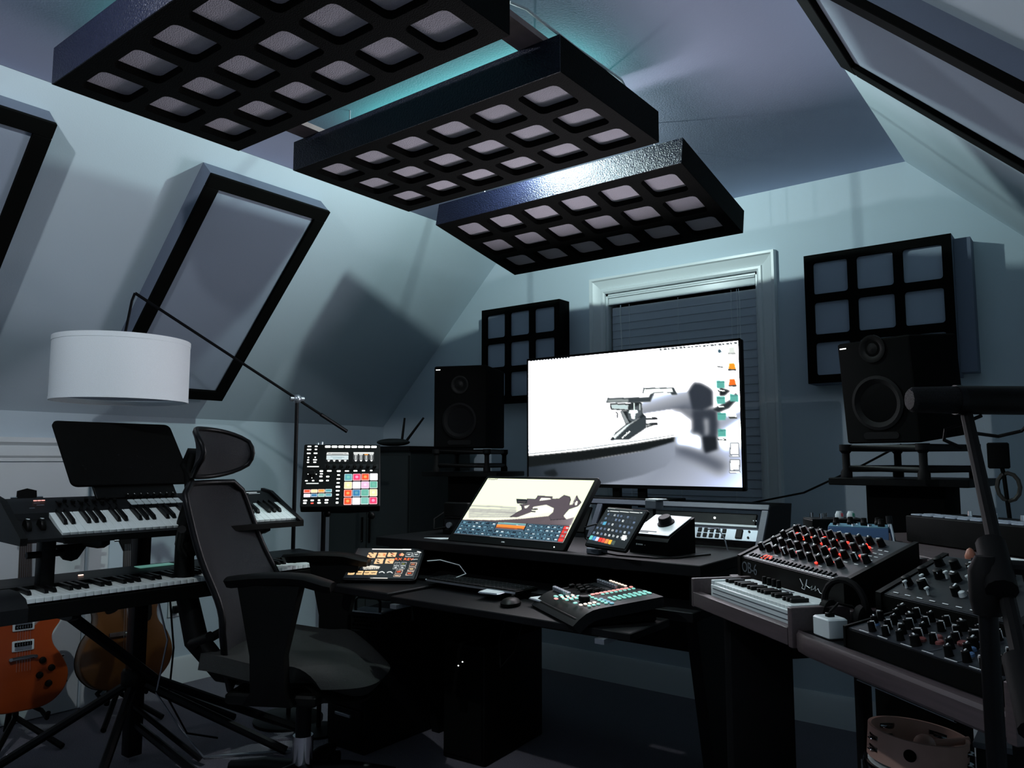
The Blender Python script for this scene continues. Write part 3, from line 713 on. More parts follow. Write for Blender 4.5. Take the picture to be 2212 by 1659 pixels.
for ri, (yy, xa, xb) in enumerate(rows):
    for q in range(9):
        x_ = xa + (xb - xa) * q / 8.5; y_ = yy + q * 11
        K.poly([(x_, y_ - 34), (x_ + 50, y_ - 30), (x_ + 30, y_ + 34), (x_ - 22, y_ + 30)], (26, 32, 42), .3)
        v = rnd.random()
        if v < .78: K.poly([(x_ + 6, y_ - 20), (x_ + 40, y_ - 16), (x_ + 24, y_ + 18), (x_ - 8, y_ + 14)], (225, 230, 228) if v < .35 else (110, 130, 160), .5); K.poly([(x_ + 12, y_ - 8), (x_ + 26, y_ - 6), (x_ + 20, y_ + 8), (x_ + 6, y_ + 6)], (20, 26, 28), .3)
K.poly([(400, 440), (460, 440), (430, 505), (372, 500)], (70, 150, 180), .5)
K.poly([(770, 680), (848, 690), (805, 775), (745, 765)], (246, 248, 246), .3)
for q, col in enumerate(cols):
    x_ = 165 + q * 61; y_ = 700 + q * 11
    K.poly([(x_, y_), (x_ + 55, y_ + 8), (x_ + 20, y_ + 78), (x_ - 36, y_ + 70)], col, .3)
put('screen', K.mesh('tablet_screen', .198, .146, 2.6, 1.5), tb, T3((0, .002, .0008)))
vb = thing('volume_controller', 'black wedge volume box with a silver top and large round knob on the shelf', 'controller', (-1.215, 2.43, SZ), -12)
MB().add([(x, y, z) for x in (-.082, .082) for y, z in ((-.075, 0), (.075, 0), (.075, .120), (-.060, .062), (-.075, .045))],
         [(0, 1, 2, 3, 4), (9, 8, 7, 6, 5), (0, 5, 6, 1), (1, 6, 7, 2), (2, 7, 8, 3), (3, 8, 9, 4), (4, 9, 5, 0)]).build('case', 'blk', vb)
sm = T3((0, 0, .0925)) @ Rx(23.2)
put('top_plate', MB().box((0, 0, .0005), (.156, .142, .003), .001).mesh('top_plate', 'white'), vb, sm)
put('volume_knob', MB().lathe([(.030, .002), (.030, .006), (.024, .010), (.022, .026), (.020, .028)], 28).mesh('volume_knob', 'blk'), vb, sm @ T3((.01, .012, 0)))
put('print_line', MB().box((-.02, -.052, .0025), (.07, .003, .001)).box((-.035, -.060, .0025), (.04, .003, .001)).mesh('print_line', 'blk'), vb, sm)
put('maker_mark', MB().prism(rrect(.006, .006, .0029, 3), 0, .001).box((.016, 0, .0005), (.022, .004, .001)).box((.036, -.001, .0005), (.003, .002, .001)).mesh('maker_mark', 'print'), vb, T3((-.05, -.0755, .030)) @ Rx(90))
pc = thing('webcam', 'small grey white camera box above the silver topped volume box', 'camera', (-1.33, 2.60, SZ + .0), -10)
MB().cyl((0, 0, 0), (0, 0, .135), .006).build('post', 'blk', pc)
MB().box((0, 0, 0), (.14, .09, .006), .01).build('foot', 'blk', pc)
MB().box((0, 0, .152), (.052, .05, .034), .006).build('body', 'grey', pc)
MB().box((.006, .004, .1705), (.060, .052, .004), .001).build('lid', 'white', pc)
hb = thing('usb_hub', 'small grey square hub lying at the shelf edge under the small tablet', 'hub', (-1.375, 2.262, SZ), -12)
MB().prism(rrect(.060, .050, .008), 0, .020, .003).build('case', 'grey', hb)
hp_ = tag(MB().prism([(-.075, -.03), (.02, -.035), (.075, .045), (-.01, .02)], 0, .0012).build('folded_paper', 'white', None, loc=(-2.13, 2.31, SZ + .0002)), 'small folded white paper on the left end of the desk shelf', 'paper')
tag(MB().tube([(-1.42, 2.34, SZ + .004), (-1.47, 2.34, .87), (-1.46, 2.32, .91), (-1.40, 2.30, .925), (-1.365, 2.30, .92)], .0028, 6).build('usb_cable', 'dkgrey'), 'thin cable looping up to the left side of the small tablet', 'cable')
tag(MB().tube([(-1.05, 2.60, SZ + .003), (-1.06, 2.60, .87), (-1.09, 2.62, .905), (-1.13, 2.62, .90)], .0025, 6).build('plug_cable', 'steel'), 'short grey cable hanging beside the silver socket strip', 'cable')
tag(MB().tube([(-1.36, 2.25, SZ + .008), (-1.28, 2.235, SZ + .004), (-1.15, 2.25, SZ + .0035), (-1.10, 2.30, SZ + .0035), (-1.05, 2.45, SZ + .0035)], .003, 6).build('hub_cable', 'blk'), 'black cable lying along the shelf front from the grey hub', 'cable')
gd = thing('headphone_amp', 'small dark gadget with a light and loose cable left of the touch monitor', 'amplifier', (-2.20, 2.52, SZ), 10)
MB().box((0, 0, .035), (.14, .12, .07), .004).build('case', 'blk', gd)
MB().box((0, -.061, .040), (.12, .003, .045)).build('face_plate', 'dkgrey', gd)
MB().ball((.040, -.063, .048), .005, 8).build('power_light', 'led_w', gd)
MB().cyl((-.03, -.061, .04), (-.03, -.078, .04), .012).build('knob', 'steel', gd)
MB().box((0, -.05, .105), (.12, .04, .06), .006).build('docked_recorder', 'blk', gd)
MB().tube([(-.05, -.065, .03), (-.10, -.08, .02), (-.12, -.05, .06), (-.08, 0, .10)], .004, 6).build('cable', 'rubber', gd)

# ---------------------------------------------------------------- slate tablet with pictures on the side shelf
ip = thing('large_tablet', 'large black tablet with amber icons on a stand at the left end of the desk', 'tablet', (-2.205, 2.067, .752), rot=(R_(26), 0, R_(32)))
MB().prism(rrect(.283, .216, .014), -.008, -.0008, .0015).build('housing', 'blkmetal', ip)
MB().add([(-.10, -.06, -.008), (.10, -.06, -.008), (.10, .08, -.008), (-.10, .08, -.008), (-.10, .0, -.055), (.10, .0, -.055), (.10, .02, -.062), (-.10, .02, -.062)],
         [(0, 1, 2, 3), (7, 6, 5, 4), (0, 4, 5, 1), (1, 5, 6, 2), (2, 6, 7, 3), (3, 7, 4, 0)]).build('stand', 'steel', ip)
I = Canvas(190, 144, (14, 18, 20)).hom([(390, 305), (1585, 305), (1405, 870), (140, 850)])
I.poly([(250, 620), (480, 620), (520, 700), (210, 720)], (36, 42, 52), 5, .8); I.poly([(190, 800), (620, 800), (610, 850), (180, 848)], (36, 42, 52), 5, .8)
I.line([(640, 322), (1345, 320)], 20, (246, 246, 244), .4); I.line([(615, 858), (930, 858)], 20, (250, 248, 244), .4)
I.line([(1450, 355), (1528, 372)], 22, (236, 238, 236), .5)
def tile(x, y, w2, h2, col): I.poly([(x + .2 * h2, y), (x + w2 + .2 * h2, y), (x + w2 - .15 * h2, y + h2), (x - .15 * h2, y + h2)], col, .4)
for x, y, w2, h2 in ((560, 385, 150, 95), (740, 385, 150, 90), (920, 380, 150, 80), (690, 495, 150, 95), (880, 492, 150, 95), (345, 495, 150, 95)):
    tile(x, y, w2, h2, (250, 214, 160))
    for _ in range(4): a = rnd.random() * w2 * .7; b = rnd.random() * h2 * .7; I.line([(x + a, y + b), (x + a + 40, y + b + 14)], 15, rnd.choice([(190, 60, 30), (30, 20, 20), (230, 150, 90), (24, 24, 26)]), .5)
for x in (225, 370, 505, 620): tile(x, 722, 115, 72, (246, 216, 158)); I.line([(x + 12, 758), (x + 90, 754)], 12, (60, 40, 30), .4)
for x, y in ((770, 735), (915, 735)): I.line([(x, y + 20), (x + 40, y), (x + 80, y + 4), (x + 100, y + 30)], 18, (238, 240, 238), .4)
I.poly([(480, 640), (640, 616), (795, 640), (760, 690), (490, 700)], (228, 224, 212), .6)
for x in range(500, 760, 34): I.line([(x, 690), (x + 10, 664)], 9, (20, 20, 22), .3)
I.poly([(560, 540), (640, 518), (650, 535), (580, 575)], (220, 224, 222), .5)
for x, y in ((1245, 378), (1380, 378)): tile(x, y, 116, 78, (232, 236, 236)); tile(x + 9, y + 9, 100, 60, (14, 18, 20)); I.line([(x + 30, y + 38), (x + 90, y + 34)], 18, (225, 230, 228), .4)
I.poly([(1125, 420), (1180, 380), (1225, 415), (1200, 445), (1135, 442)], (244, 190, 140), .5); I.poly([(1125, 410), (1150, 395), (1155, 425), (1130, 432)], (220, 50, 60), .4)
for x, y, col in ((1040, 560, (120, 124, 124)), (1160, 558, (150, 150, 60)), (1022, 625, (226, 230, 230)), (1142, 625, (226, 230, 230))): tile(x, y, 100, 62, (222, 228, 228)); tile(x + 8, y + 8, 84, 46, (14, 18, 20)); I.line([(x + 24, y + 34), (x + 72, y + 30)], 20, col, .4)
for x, y, col in ((1320, 562, (206, 120, 80)), (1296, 648, (236, 210, 160)), (1262, 728, (232, 92, 40)), (1066, 700, (232, 92, 40)), (1034, 790, (246, 214, 170))): tile(x, y, 128, 76 if y != 790 else 42, (240, 214, 196)); tile(x + 10, y + 10, 108, (76 if y != 790 else 42) - 20, (24, 18, 18)); I.line([(x + 26, y + 38 if y != 790 else y + 20), (x + 98, y + 34 if y != 790 else y + 18)], 24 if y != 790 else 12, col, .4)
I.line([(1355, 506), (1468, 502)], 12, (220, 222, 218), .3)
put('screen', I.mesh('slate_screen', .268, .202, 1.6, 1.0), ip, T3((0, 0, .0008)))
text('screen_text', 'RX REV', .0215, glow('orange_text', (1, .16, .05), 1.3), ip, T3(((I.T((1215, 505))[0] - .5) * .268, (.5 - I.T((1215, 505))[1]) * .202, .0014)), depth=.0002, spacing=1.05)
tag(MB().tube([(-2.075, 2.165, .760), (-2.03, 2.19, .765), (-1.95, 2.21, .75), (-1.90, 2.19, .725), (-1.93, 2.14, .706), (-2.02, 2.10, .704)], .0022, 6).build('charging_cable', 'white'), 'white charging cable curving from the right side of the large tablet', 'cable')

# ---------------------------------------------------------------- button control surface on the tray
cs = thing('control_surface', 'black curved mixing controller with rows of glowing teal and pink buttons', 'controller', (-1.245, 2.03, .684), -34)
cw, chh = .335, .285
MB().sheet(lambda u, v: ((u - .5) * cw, (v - .5) * chh, .040 + .030 * v - .022 * max(0, (.28 - v) / .28) ** 2 * 1.6), 2, 14, .030).build('deck', 'dkgrey', cs)
MB().prism(rrect(cw - .02, chh - .03, .01), 0, .022, .003).build('base', 'blk', cs)
def csp(u, v, h=.0): return ((u - .5) * cw, (v - .5) * chh, .0415 + .030 * v + h)
bt = {}
def pads(nm, m, u0, v0, du, dv, n, sz, part='button'):
    key = (m, sz)
    if key not in bt: bt[key] = MB().prism(rrect(sz[0], sz[1], min(sz) * .35, 2), 0, .003, .0008).mesh(part, m)
    for i in range(n):
        o = link(part, bt[key], cs, csp(u0 + du * i, v0 + dv * i), (R_(6), 0, 0))
Gt = glow('teal_button', (.28, .78, .68), .75); Gw = glow('cream_button', (1, .86, .74), 1.0); Gp = glow('pink_button', (1, .42, .38), .85); Gb = glow('blue_button', (.16, .50, .62), .6)
pads('x', Gw, .085, .93, .062, 0, 6, (.014, .008)); pads('x', Gp, .48, .95, 0, 0, 1, (.014, .010))
pads('x', Gt, .56, .93, .0, -.052, 8, (.013, .009)); pads('x', Gp, .50, .88, .0, -.05, 9, (.013, .0125))
for r_ in range(2): pads('x', Gt, .74 + r_ * .075, .955, 0, -.058, 8, (.020, .0095))
pads('x', Gt, .12 + .42, .42, .07, .0, 6, (.013, .010)); pads('x', Gb, .72, .46, .07, 0, 4, (.016, .011))
pads('x', Gw, .40, .30, .0, -.06, 3, (.016, .008)); pads('x', Gt, .47, .33, .0, -.055, 4, (.014, .010)); pads('x', Gt, .54, .33, 0, -.055, 4, (.014, .010))
pads('x', Gp, .505, .28, 0, -.055, 3, (.012, .009)); pads('x', Gt, .33, .20, .0, -.06, 2, (.022, .010)); pads('x', Gw, .32, .28, 0, 0, 1, (.018, .008)); pads('x', Gp, .42, .10, 0, 0, 1, (.018, .010))
pads('x', Gw, .80, .34, .0, -.05, 4, (.014, .009)); pads('x', Gt, .88, .34, .0, -.05, 3, (.014, .009)); pads('x', Gt, .70, .18, 0, 0, 1, (.014, .012))
sg = MB().box((0, 0, 0), (.005, .20 * .5, .0015)).mesh('fader_slot', 'blkm')
fc = MB().prism(rrect(.012, .020, .003), 0, .010, .003).mesh('fader_cap', 'blk')
kn = MB().lathe([(.007, 0), (.007, .010), (.0055, .012)], 14).add([], []).mesh('encoder', 'steel')
for i in range(8):
    link('fader_slot', sg, cs, csp(.055 + i * .052, .52, -.0005), (R_(6), 0, 0)); link('fader_cap', fc, cs, csp(.055 + i * .052, .46 + .03 * ((i * 7) % 5)), (R_(6), 0, 0))
    link('encoder', kn, cs, csp(.045 + i * .050, .26), (R_(6), 0, 0))
    link('encoder', kn, cs, csp(.055 + i * .052, .80), (R_(6), 0, 0))
MB().lathe([(.017, 0), (.017, .012), (.015, .014)], 20).build('jog_wheel', 'blk', cs, loc=csp(.66, .30))
# other things on the tray
kb = thing('computer_keyboard', 'dark computer keyboard with silver front edge lying on the desk tray', 'keyboard', (-1.78, 2.13, .700), -3)
MB().box((0, 0, .006), (.43, .12, .010), .002).build('case', 'blk', kb)
MB().box((0, -.0605, .006), (.43, .002, .006)).build('front_edge', 'steel', kb)
kc = MB().box((0, 0, 0), (.0155, .0150, .003), .001).mesh('key_cap', 'dkgrey')
for r_ in range(5):
    for q in range(22): link('key_cap', kc, kb, (-.203 + q * .0193, -.046 + r_ * .0225, .0125))
for (x, y, z, lab, yw) in ((-1.655, 2.06, .6995, 'silver square trackpad at the right end of the computer keyboard', 8), (-1.435, 2.055, .6995, 'silver square card leaning at the left edge of the button controller', -20)):
    t = thing('trackpad', lab, 'trackpad', (x, y, z), yw)
    MB().prism(rrect(.085, .10, .010), 0, .006, .002).build('case', 'steel', t); MB().prism(rrect(.078, .092, .008), .006, .0072).build('glass_top', 'white', t)
mu = thing('computer_mouse', 'black computer mouse with a small highlight in front of the controller', 'mouse', (-1.535, 1.99, .6815), 20)
MB().ball((0, 0, .006), .05, 14, (.65, 1, .38)).build('shell', 'blk', mu); MB().cyl((-.004, .025, .024), (.004, .025, .024), .006).build('wheel', 'rubber', mu)
# ---------------------------------------------------------------- small amp with handle on a black pedestal
pd = thing('drawer_pedestal', 'low black drawer pedestal under the left end of the desk', 'pedestal', (-2.45, 2.33, 0))
MB().box((0, 0, .235), (.22, .46, .47), .006).build('carcass', 'desk', pd)
for z in (.10, .24, .38): MB().box((0, -.236, z), (.20, .012, .13), .003).build('drawer', 'desk', pd); 
for z in (.14, .28, .42): MB().box((0, -.246, z), (.09, .012, .012), .003).build('drawer_pull', 'steel', pd)
am = thing('small_amplifier', 'small grey metal amplifier with a carrying handle below the large tablet', 'amplifier', (-2.385, 2.18, .47), 14)
MB().box((0, .06, .034), (.145, .24, .064), .005).build('case', 'dkgrey', am)
MB().box((0, -.012, .0685), (.150, .10, .005), .002).build('top_plate', 'steel', am)
hv = MB().prism(rrect(.010, .010, .004, 2), 0, .002).mesh('vent_hole', 'blkm')
for r_ in range(3):
    for q in range(8): link('vent_hole', hv, am, (-.055 + q * .0155 + (r_ % 2) * .007, -.0602, .018 + r_ * .015), (R_(90), 0, 0))
MB().tube([(-.058, -.045, .068), (-.058, -.045, .112), (-.045, -.045, .124), (.045, -.045, .124), (.058, -.045, .112), (.058, -.045, .068)], .006, 8).build('handle', 'blkmetal', am)
MB().ball((.045, -.025, .074), .004, 8).build('power_light', 'led_w', am)
bx = thing('computer_tower', 'black computer tower with two tiny white lights under the desk', 'computer', (-2.01, 2.50, 0), 4)
MB().box((0, 0, .22), (.20, .42, .44), .008).build('case', 'blk', bx)
MB().box((0, -.213, .22), (.18, .008, .40), .004).build('front_panel', 'blkm', bx)
for p in ((.0, .373), (-.020, .356)): MB().ball((p[0], -.218, p[1]), .003, 8).build('indicator_light', 'led_w', bx)

# ---------------------------------------------------------------- office chair
ch = thing('office_chair', 'black mesh office chair with headrest and curved armrests in front of the keyboards', 'chair', (-2.2, 1.70, 0), 30)
def seat_fn(u, v):
    # u across (y), v from back (0) to front (1)
    y = (u - .5) * (.47 + .06 * math.sin(v * math.pi)); x = -.25 + .53 * v
    k = max(0, v - .55) / .45
    z = .505 - .085 * k ** 2.2 + .020 * (abs(u - .5) * 2) ** 2.5 + .012 * math.cos(v * 6) * (1 - k)
    e = (abs(u - .5) * 2); x -= .13 * (e ** 3.2) * v ** 2.2
    return (x, y, z)
MB().sheet(lambda u, v: seat_fn(1 - u, v), 18, 18, .05).build('seat', 'seatf', ch, angle=60)
MB().sheet(lambda u, v: (lambda p: (p[0] * .9, p[1] * .9, p[2] - .048))(seat_fn(1 - u, v)), 10, 10, .022).build('seat_pan', 'blk', ch, angle=60)
def back_fn(u, v):
    wd = .24 - .045 * v ** 1.6 - .09 * max(0, .30 - v) / .30
    if v > .93: wd -= .05 * ((v - .93) / .07) ** 2
    y = (u - .5) * 2 * wd; z = .40 + .665 * v
    x = -.235 - .17 * v ** 1.5 + .045 * math.exp(-((v - .38) / .20) ** 2) + .045 * (abs(u - .5) * 2) ** 2
    return (x, y, z)
MB().sheet(back_fn, 16, 24, .012).build('backrest', 'mesh', ch, angle=60)
rim = [back_fn(0, v / 20) for v in range(21)] + [back_fn(u / 8, 1) for u in range(1, 8)] + [back_fn(1, v / 20) for v in range(20, -1, -1)] + [back_fn(u / 8, 0) for u in range(7, 0, -1)]
MB().tube(rim, .011, 8, closed=True).build('back_frame', 'blkmetal', ch, angle=60)
MB().tube([(-.16, 0, .40), (-.30, 0, .42), (-.40, 0, .52), (-.455, 0, .72), (-.46, 0, .92), (-.44, 0, 1.02), (-.455, 0, 1.10), (-.44, 0, 1.17)], [.035, .04, .042, .036, .03, .022, .016, .016], 10).build('spine', 'blk', ch, angle=60)
for s_ in (-1, 1):
    MB().tube([(-.45, 0, .80), (-.42, s_ * .10, .86), (-.355, s_ * .195, .92)], .014, 8).build('back_strut', 'blk', ch, angle=60)
    MB().tube([(-.40, 0, .50), (-.34, s_ * .13, .54), (-.245, s_ * .19, .58)], .016, 8).build('back_strut', 'blk', ch, angle=60)
def head_fn(u, v):
    a = (u - .5) * 2; wd = .175
    hh = .085 * math.sqrt(max(0.0, 1 - (abs(a) ** 2.6) * .75))
    y = a * wd; z = 1.172 + (v - .5) * 2 * hh
    x = -.385 + .085 * a * a - .018 * ((v - .5) * 2) ** 2
    return (x, y, z)
MB().sheet(head_fn, 18, 8, .012).build('headrest', 'mesh', ch, angle=60)
rim = [head_fn(u / 16, 1) for u in range(17)] + [head_fn(1, v / 4) for v in (3, 2, 1)] + [head_fn(u / 16, 0) for u in range(16, -1, -1)] + [head_fn(0, v / 4) for v in (1, 2, 3)]
MB().tube(rim, .009, 8, closed=True).build('headrest_frame', 'blkmetal', ch, angle=60)
MB().tube([(-.44, 0, 1.08), (-.47, 0, 1.13), (-.45, 0, 1.175), (-.395, 0, 1.17)], .017, 8).build('headrest_bracket', 'blk', ch, angle=60)
def arm_fn(s_):
    def f(u, v):
        wd = .048 - .012 * abs(v - .45); x = -.14 + .34 * v - (.07 if s_ > 0 else 0)
        y = s_ * (.285 - .015 * math.sin(v * 3)) + (u - .5) * 2 * wd * (1 if .04 < v < .96 else .75)
        z = .786 + .012 * math.sin(v * math.pi) - .012 * max(0, v - .75) / .25 - .010 * (abs(u - .5) * 2) ** 3
        return (x, y, z)
    return f
for s_ in (-1, 1):
    MB().sheet(lambda u, v, f=arm_fn(s_): f(1 - u, v), 8, 16, .030).build('armrest', 'blk', ch, angle=60)
    MB().add([(x, s_ * y, z) for z, x0, x1, ya, yb in ((.762, -.10, .10, .255, .305), (.55, -.055, .055, .262, .300), (.44, -.05, .06, .255, .300), (.40, -.08, .08, .20, .29)) for x, y in ((x0, ya), (x1, ya), (x1, yb), (x0, yb))],
             [(0, 1, 2, 3), (15, 14, 13, 12)] + [(k * 4 + i, k * 4 + (i + 1) % 4, (k + 1) * 4 + (i + 1) % 4, (k + 1) * 4 + i) for k in range(3) for i in range(4)]).build('arm_post', 'blk', ch, angle=50)
MB().box((-.01, 0, .405), (.30, .50, .035), .012).build('tilt_mechanism', 'blk', ch)
MB().box((0, 0, .375), (.20, .16, .06), .012).build('mechanism_box', 'blk', ch)
MB().cyl((0, 0, .10), (0, 0, .36), .026).build('gas_cylinder', 'blkmetal', ch)
MB().cyl((0, 0, .06), (0, 0, .22), .034).build('cylinder_sleeve', 'chrome', ch)
for k in range(5):
    a = R_(72 * k + 20); cx, cy = math.cos(a), math.sin(a)
    MB().tube([(0, 0, .105), (cx * .15, cy * .15, .10), (cx * .31, cy * .31, .072)], [.034, .026, .018], 8).build('base_leg', 'blkmetal', ch, angle=60)
    g = MB(); px_, py_ = -cy, cx
    g.cyl((cx * .31 + px_ * .008, cy * .31 + py_ * .008, .028), (cx * .31 + px_ * .026, cy * .31 + py_ * .026, .028), .028, n=16)
    g.cyl((cx * .31 - px_ * .008, cy * .31 - py_ * .008, .028), (cx * .31 - px_ * .026, cy * .31 - py_ * .026, .028), .028, n=16)
    g.cyl((cx * .31, cy * .31, .028), (cx * .31, cy * .31, .066), .007)
    g.build('caster', 'rubber', ch)

# ---------------------------------------------------------------- piano keyboards
wk = MB().box((0, -.075, -.006), (.0222, .150, .014), .0012).mesh('white_key', 'wkey')
bk = MB().add([(x, y, z) for (y, z, hx_) in ((0, .008, .0048), (-.086, .009, .0048), (-.095, .002, .0052), (-.095, -.004, .0058), (0, -.004, .0058)) for x in (-hx_, hx_)],
              [(0, 2, 3, 1), (2, 4, 5, 3), (4, 6, 7, 5), (6, 8, 9, 7), (8, 0, 1, 9), (0, 8, 6, 4, 2), (1, 3, 5, 7, 9)]).mesh('black_key', 'bkey')
def keys(t, m4, n_white, first=0, sc=1.0):
    """keys along +x starting at x=0, back edge at y=0, top at z=0"""
    S = Matrix.Diagonal((sc, sc, sc, 1))
    for i in range(n_white):
        put('white_key', wk, t, m4 @ S @ T3((i * .0236 + .0118, 0, 0)))
    for i in range(n_white - 1):
        if (i + first) % 7 in (0, 1, 3, 4, 5):
            put('black_key', bk, t, m4 @ S @ T3(((i + 1) * .0236, -.002, .006)))
k1 = thing('keyboard_controller', 'black keyboard controller with pads and sliders on the upper tier of the stand', 'keyboard', (-2.71, 1.475, .90), 86)
# local: x along the keys (far end +x), y away from the player, z up; top panel tilted
KT = Rx(20)
pro = [(-.135, -.005), (.150, -.005), (.160, .025), (.145, .118), (.085, .108), (.015, .075), (.012, .055), (-.135, .004)]
def ext(name, m, t, prof, x0, x1, mat4=None):
    n = len(prof); mb = MB()
    if mat4 is not None: mb.at(mat4=mat4)
    vs = [(x, y, z) for x in (x0, x1) for y, z in prof]
    mb.add(vs, [tuple(range(n)), tuple(reversed(range(n, 2 * n)))] + [(i, n + i, n + (i + 1) % n, (i + 1) % n) for i in range(n)])
    return mb.build(name, m, t)
ext('body', 'dkgrey', k1, pro, -.50, .45)
ext('end_cheek', 'blk', k1, [(-.150, -.012), (.165, -.012), (.172, .03), (.150, .128), (.08, .118), (.01, .085), (-.150, .010)], -.520, -.50)
ext('end_cheek', 'blkmetal', k1, [(-.150, -.012), (.165, -.012), (.172, .03), (.150, .128), (.08, .118), (.01, .085), (-.150, .010)], .45, .465)
keys(k1, T3((-.395, .018, .0745)) @ Rx(22.5), 36, 0)
MB().box((.03, -.1525, -.004), (.86, .014, .020)).build('front_lip', 'blk', k1)
TP = T3((0, .085, .1085)) @ Rx(20)     # control panel frame (x along, y up the slope)
pd_m = MB().prism(rrect(.021, .021, .003), 0, .004, .001).mesh('drum_pad', mat('pale_pad', (.42, .50, .50), .5))
for i in range(8):
    for j in (0, 1): put('drum_pad', pd_m, k1, TP @ T3((-.12 + i * .0235, -.058 + j * .0235, .002)))
fsl = MB().box((0, 0, 0), (.003, .050, .002)).mesh('slider_slot', 'blkm'); fcap = MB().box((0, 0, .006), (.011, .014, .012), .002).mesh('slider_cap', 'blk')
for i in range(9):
    put('slider_slot', fsl, k1, TP @ T3((-.355 + i * .0225, -.03, .001))); put('slider_cap', fcap, k1, TP @ T3((-.355 + i * .0225, -.04 + .012 * ((i * 5) % 3), .001)))
knb = MB().lathe([(.0075, 0), (.0065, .014), (.0055, .015)], 14).mesh('rotary_knob', 'blk'); knl = MB().box((0, .003, .0152), (.0016, .006, .0008)).mesh('knob_mark', 'print')
for i in range(8):
    put('rotary_knob', knb, k1, TP @ T3((-.12 + i * .0235, .000, .001))); put('knob_mark', knl, k1, TP @ T3((-.12 + i * .0235, .000, .001)))
for i in range(3): put('display_segment', MB().box((0, 0, 0), (.010, .004, .002)).mesh('display_segment', glow('pale_red_segment', (1, .45, .40), 1.1)), k1, TP @ T3((-.415 + i * .012, .004, .002)))
for p_, s_ in (((-.415, -.018), .018), ((-.41, -.036), .022), ((-.44, -.058), .015)): put('panel_button', MB().box((0, 0, 0), (s_, .004, .002)).mesh('panel_button', 'grey'), k1, TP @ T3((p_[0], p_[1], .002)))
for x in (-.475, -.435):
    MB().at(mat4=T3((x, -.05, .034)) @ Ry(90)).lathe([(.026, -.007), (.028, -.004), (.028, .004), (.026, .007)], 20).build('mod_wheel', 'blk', k1)
    MB().box((x, -.055, .0615), (.006, .022, .003), .001).build('wheel_grip', 'white', k1)
put('maker_mark', MB().box((0, 0, 0), (.085, .006, .001)).box((.025, -.012, 0), (.05, .003, .001)).mesh('maker_mark', 'print'), k1, TP @ T3((.355, .008, .002)))
k2 = thing('stage_piano', 'long black stage piano on the lower tier of the stand', 'piano', (-2.64, 1.47, .70), 88)
ext('body', 'blk', k2, [(-.10, -.03), (.24, -.03), (.255, .035), (.21, .058), (.045, .052), (.040, .030), (-.10, .018)], -.66, .66)
ext('end_block', 'dkgrey', k2, [(-.125, -.03), (.05, -.03), (.05, .050), (-.04, .050), (-.10, .036), (-.125, .012)], -.66, -.51)
ext('end_block', 'dkgrey', k2, [(-.125, -.03), (.05, -.03), (.05, .050), (-.04, .050), (-.10, .036), (-.125, .012)], .515, .66)
ext('front_rail', 'blk', k2, [(-.124, -.03), (-.10, -.03), (-.10, .016), (-.124, .016)], -.51, .515)
keys(k2, T3((-.510, .040, .040)) @ Rx(2), 43, 5, .998)
MB().ball((-.59, -.03, .055), .012, 10, (1, 1, 1.4)).build('pitch_stick', 'rubber', k2)
for i in range(7): MB().box((.20 + i * .040, .19, .0595), (.022, .004, .003)).build('function_button', 'grey', k2)
MB().box((-.27, .13, .0565), (.016, .006, .003), .001).build('power_light', glow('amber_dot', (1, .62, .5), 2.0), k2)
MB().at(mat4=T3((.0, .165, .0575))).box((0, 0, 0), (.13, .05, .003), .001).build('display', glow('pale_green_lcd', (.10, .26, .22), .8), k2)
mr = thing('music_rest', 'black rounded tilted board standing behind the keyboard controller', 'stand', (-2.827, 1.402, 1.055), 0, rot=(R_(51), 0, R_(91.7)))
MB().prism(rrect(.45, .298, .022, 4), -.006, .006, .002).build('board', 'blkm', mr, loc=(0, .149, 0))
for x, y in ((-.17, .085), (-.165, .070), (-.03, .135), (.04, .130), (.0, .075), (.08, .078)): MB().ball((x, y, .0065), .0035, 8).build('screw', 'dkgrey', mr)
MB().box((0, .03, -.012), (.30, .16, .012), .003).build('mounting_plate', 'blk', mr)

# keyboard stand: centre column, two tiers of arms, braced splayed legs
st = thing('keyboard_stand', 'black two-tier keyboard stand with centre column and splayed legs', 'stand', (-3.02, 1.53, 0))
MB().box((0, 0, .53), (.055, .055, 1.02), .004).build('column', 'blkmetal', st)
def bar(nm, a, b, r=.016, m='blkmetal', p=st): return MB().tube([a, b], r, 8).build(nm, m, p)
ar = MB().prism([(-.06, -.018), (.30, -.018), (.335, -.005), (.335, .012), (.31, .020), (-.06, .030)], -.014, .014, .003).mesh('tier_arm', 'blk')
for y, z in ((-.30, .868), (.33, .868), (-.38, .640), (.36, .640)):
    mt = T3((.02, y, z)) @ Rx(90)
    put('tier_arm', ar, st, mt)
def lobe(y): # rounded cradle plate seen under the upper keyboard
    return MB().at(mat4=T3((.20, y, .86)) @ Rz(90) @ Rx(90)).prism([(-.055, 0), (.055, 0), (.030, -.038), (.020, -.052), (0, -.058), (-.020, -.052), (-.032, -.038)], -.012, .012, .003).build('cradle_plate', 'blk', st)
lobe(-.345); lobe(.365)
for z in (.868, .64): bar('tier_crossbar', (-.02, -.42, z), (-.02, .42, z), .018)
MB().box((.32, -.47, .80), (.05, .045, .22), .008).build('tier_upright', 'blk', st)
MB().tube([(.33, -.53, .848), (.33, -.42, .848)], [.011, .011], 10).build('clamp_knob', 'blk', st)
bar('leg', (0, 0, .30), (.30, -.28, .012), .017); bar('leg', (0, 0, .30), (.42, .40, .012), .017); bar('leg', (0, 0, .30), (-.28, -.38, .012), .017); bar('leg', (0, 0, .30), (-.10, .50, .012), .017)
bar('leg', (0, 0, .14), (.62, .02, .012), .015)
bar('brace', (.20, -.36, .64), (.05, .05, .30), .020)
bar('brace', (.05, .05, .30), (.34, .55, .03), .017)
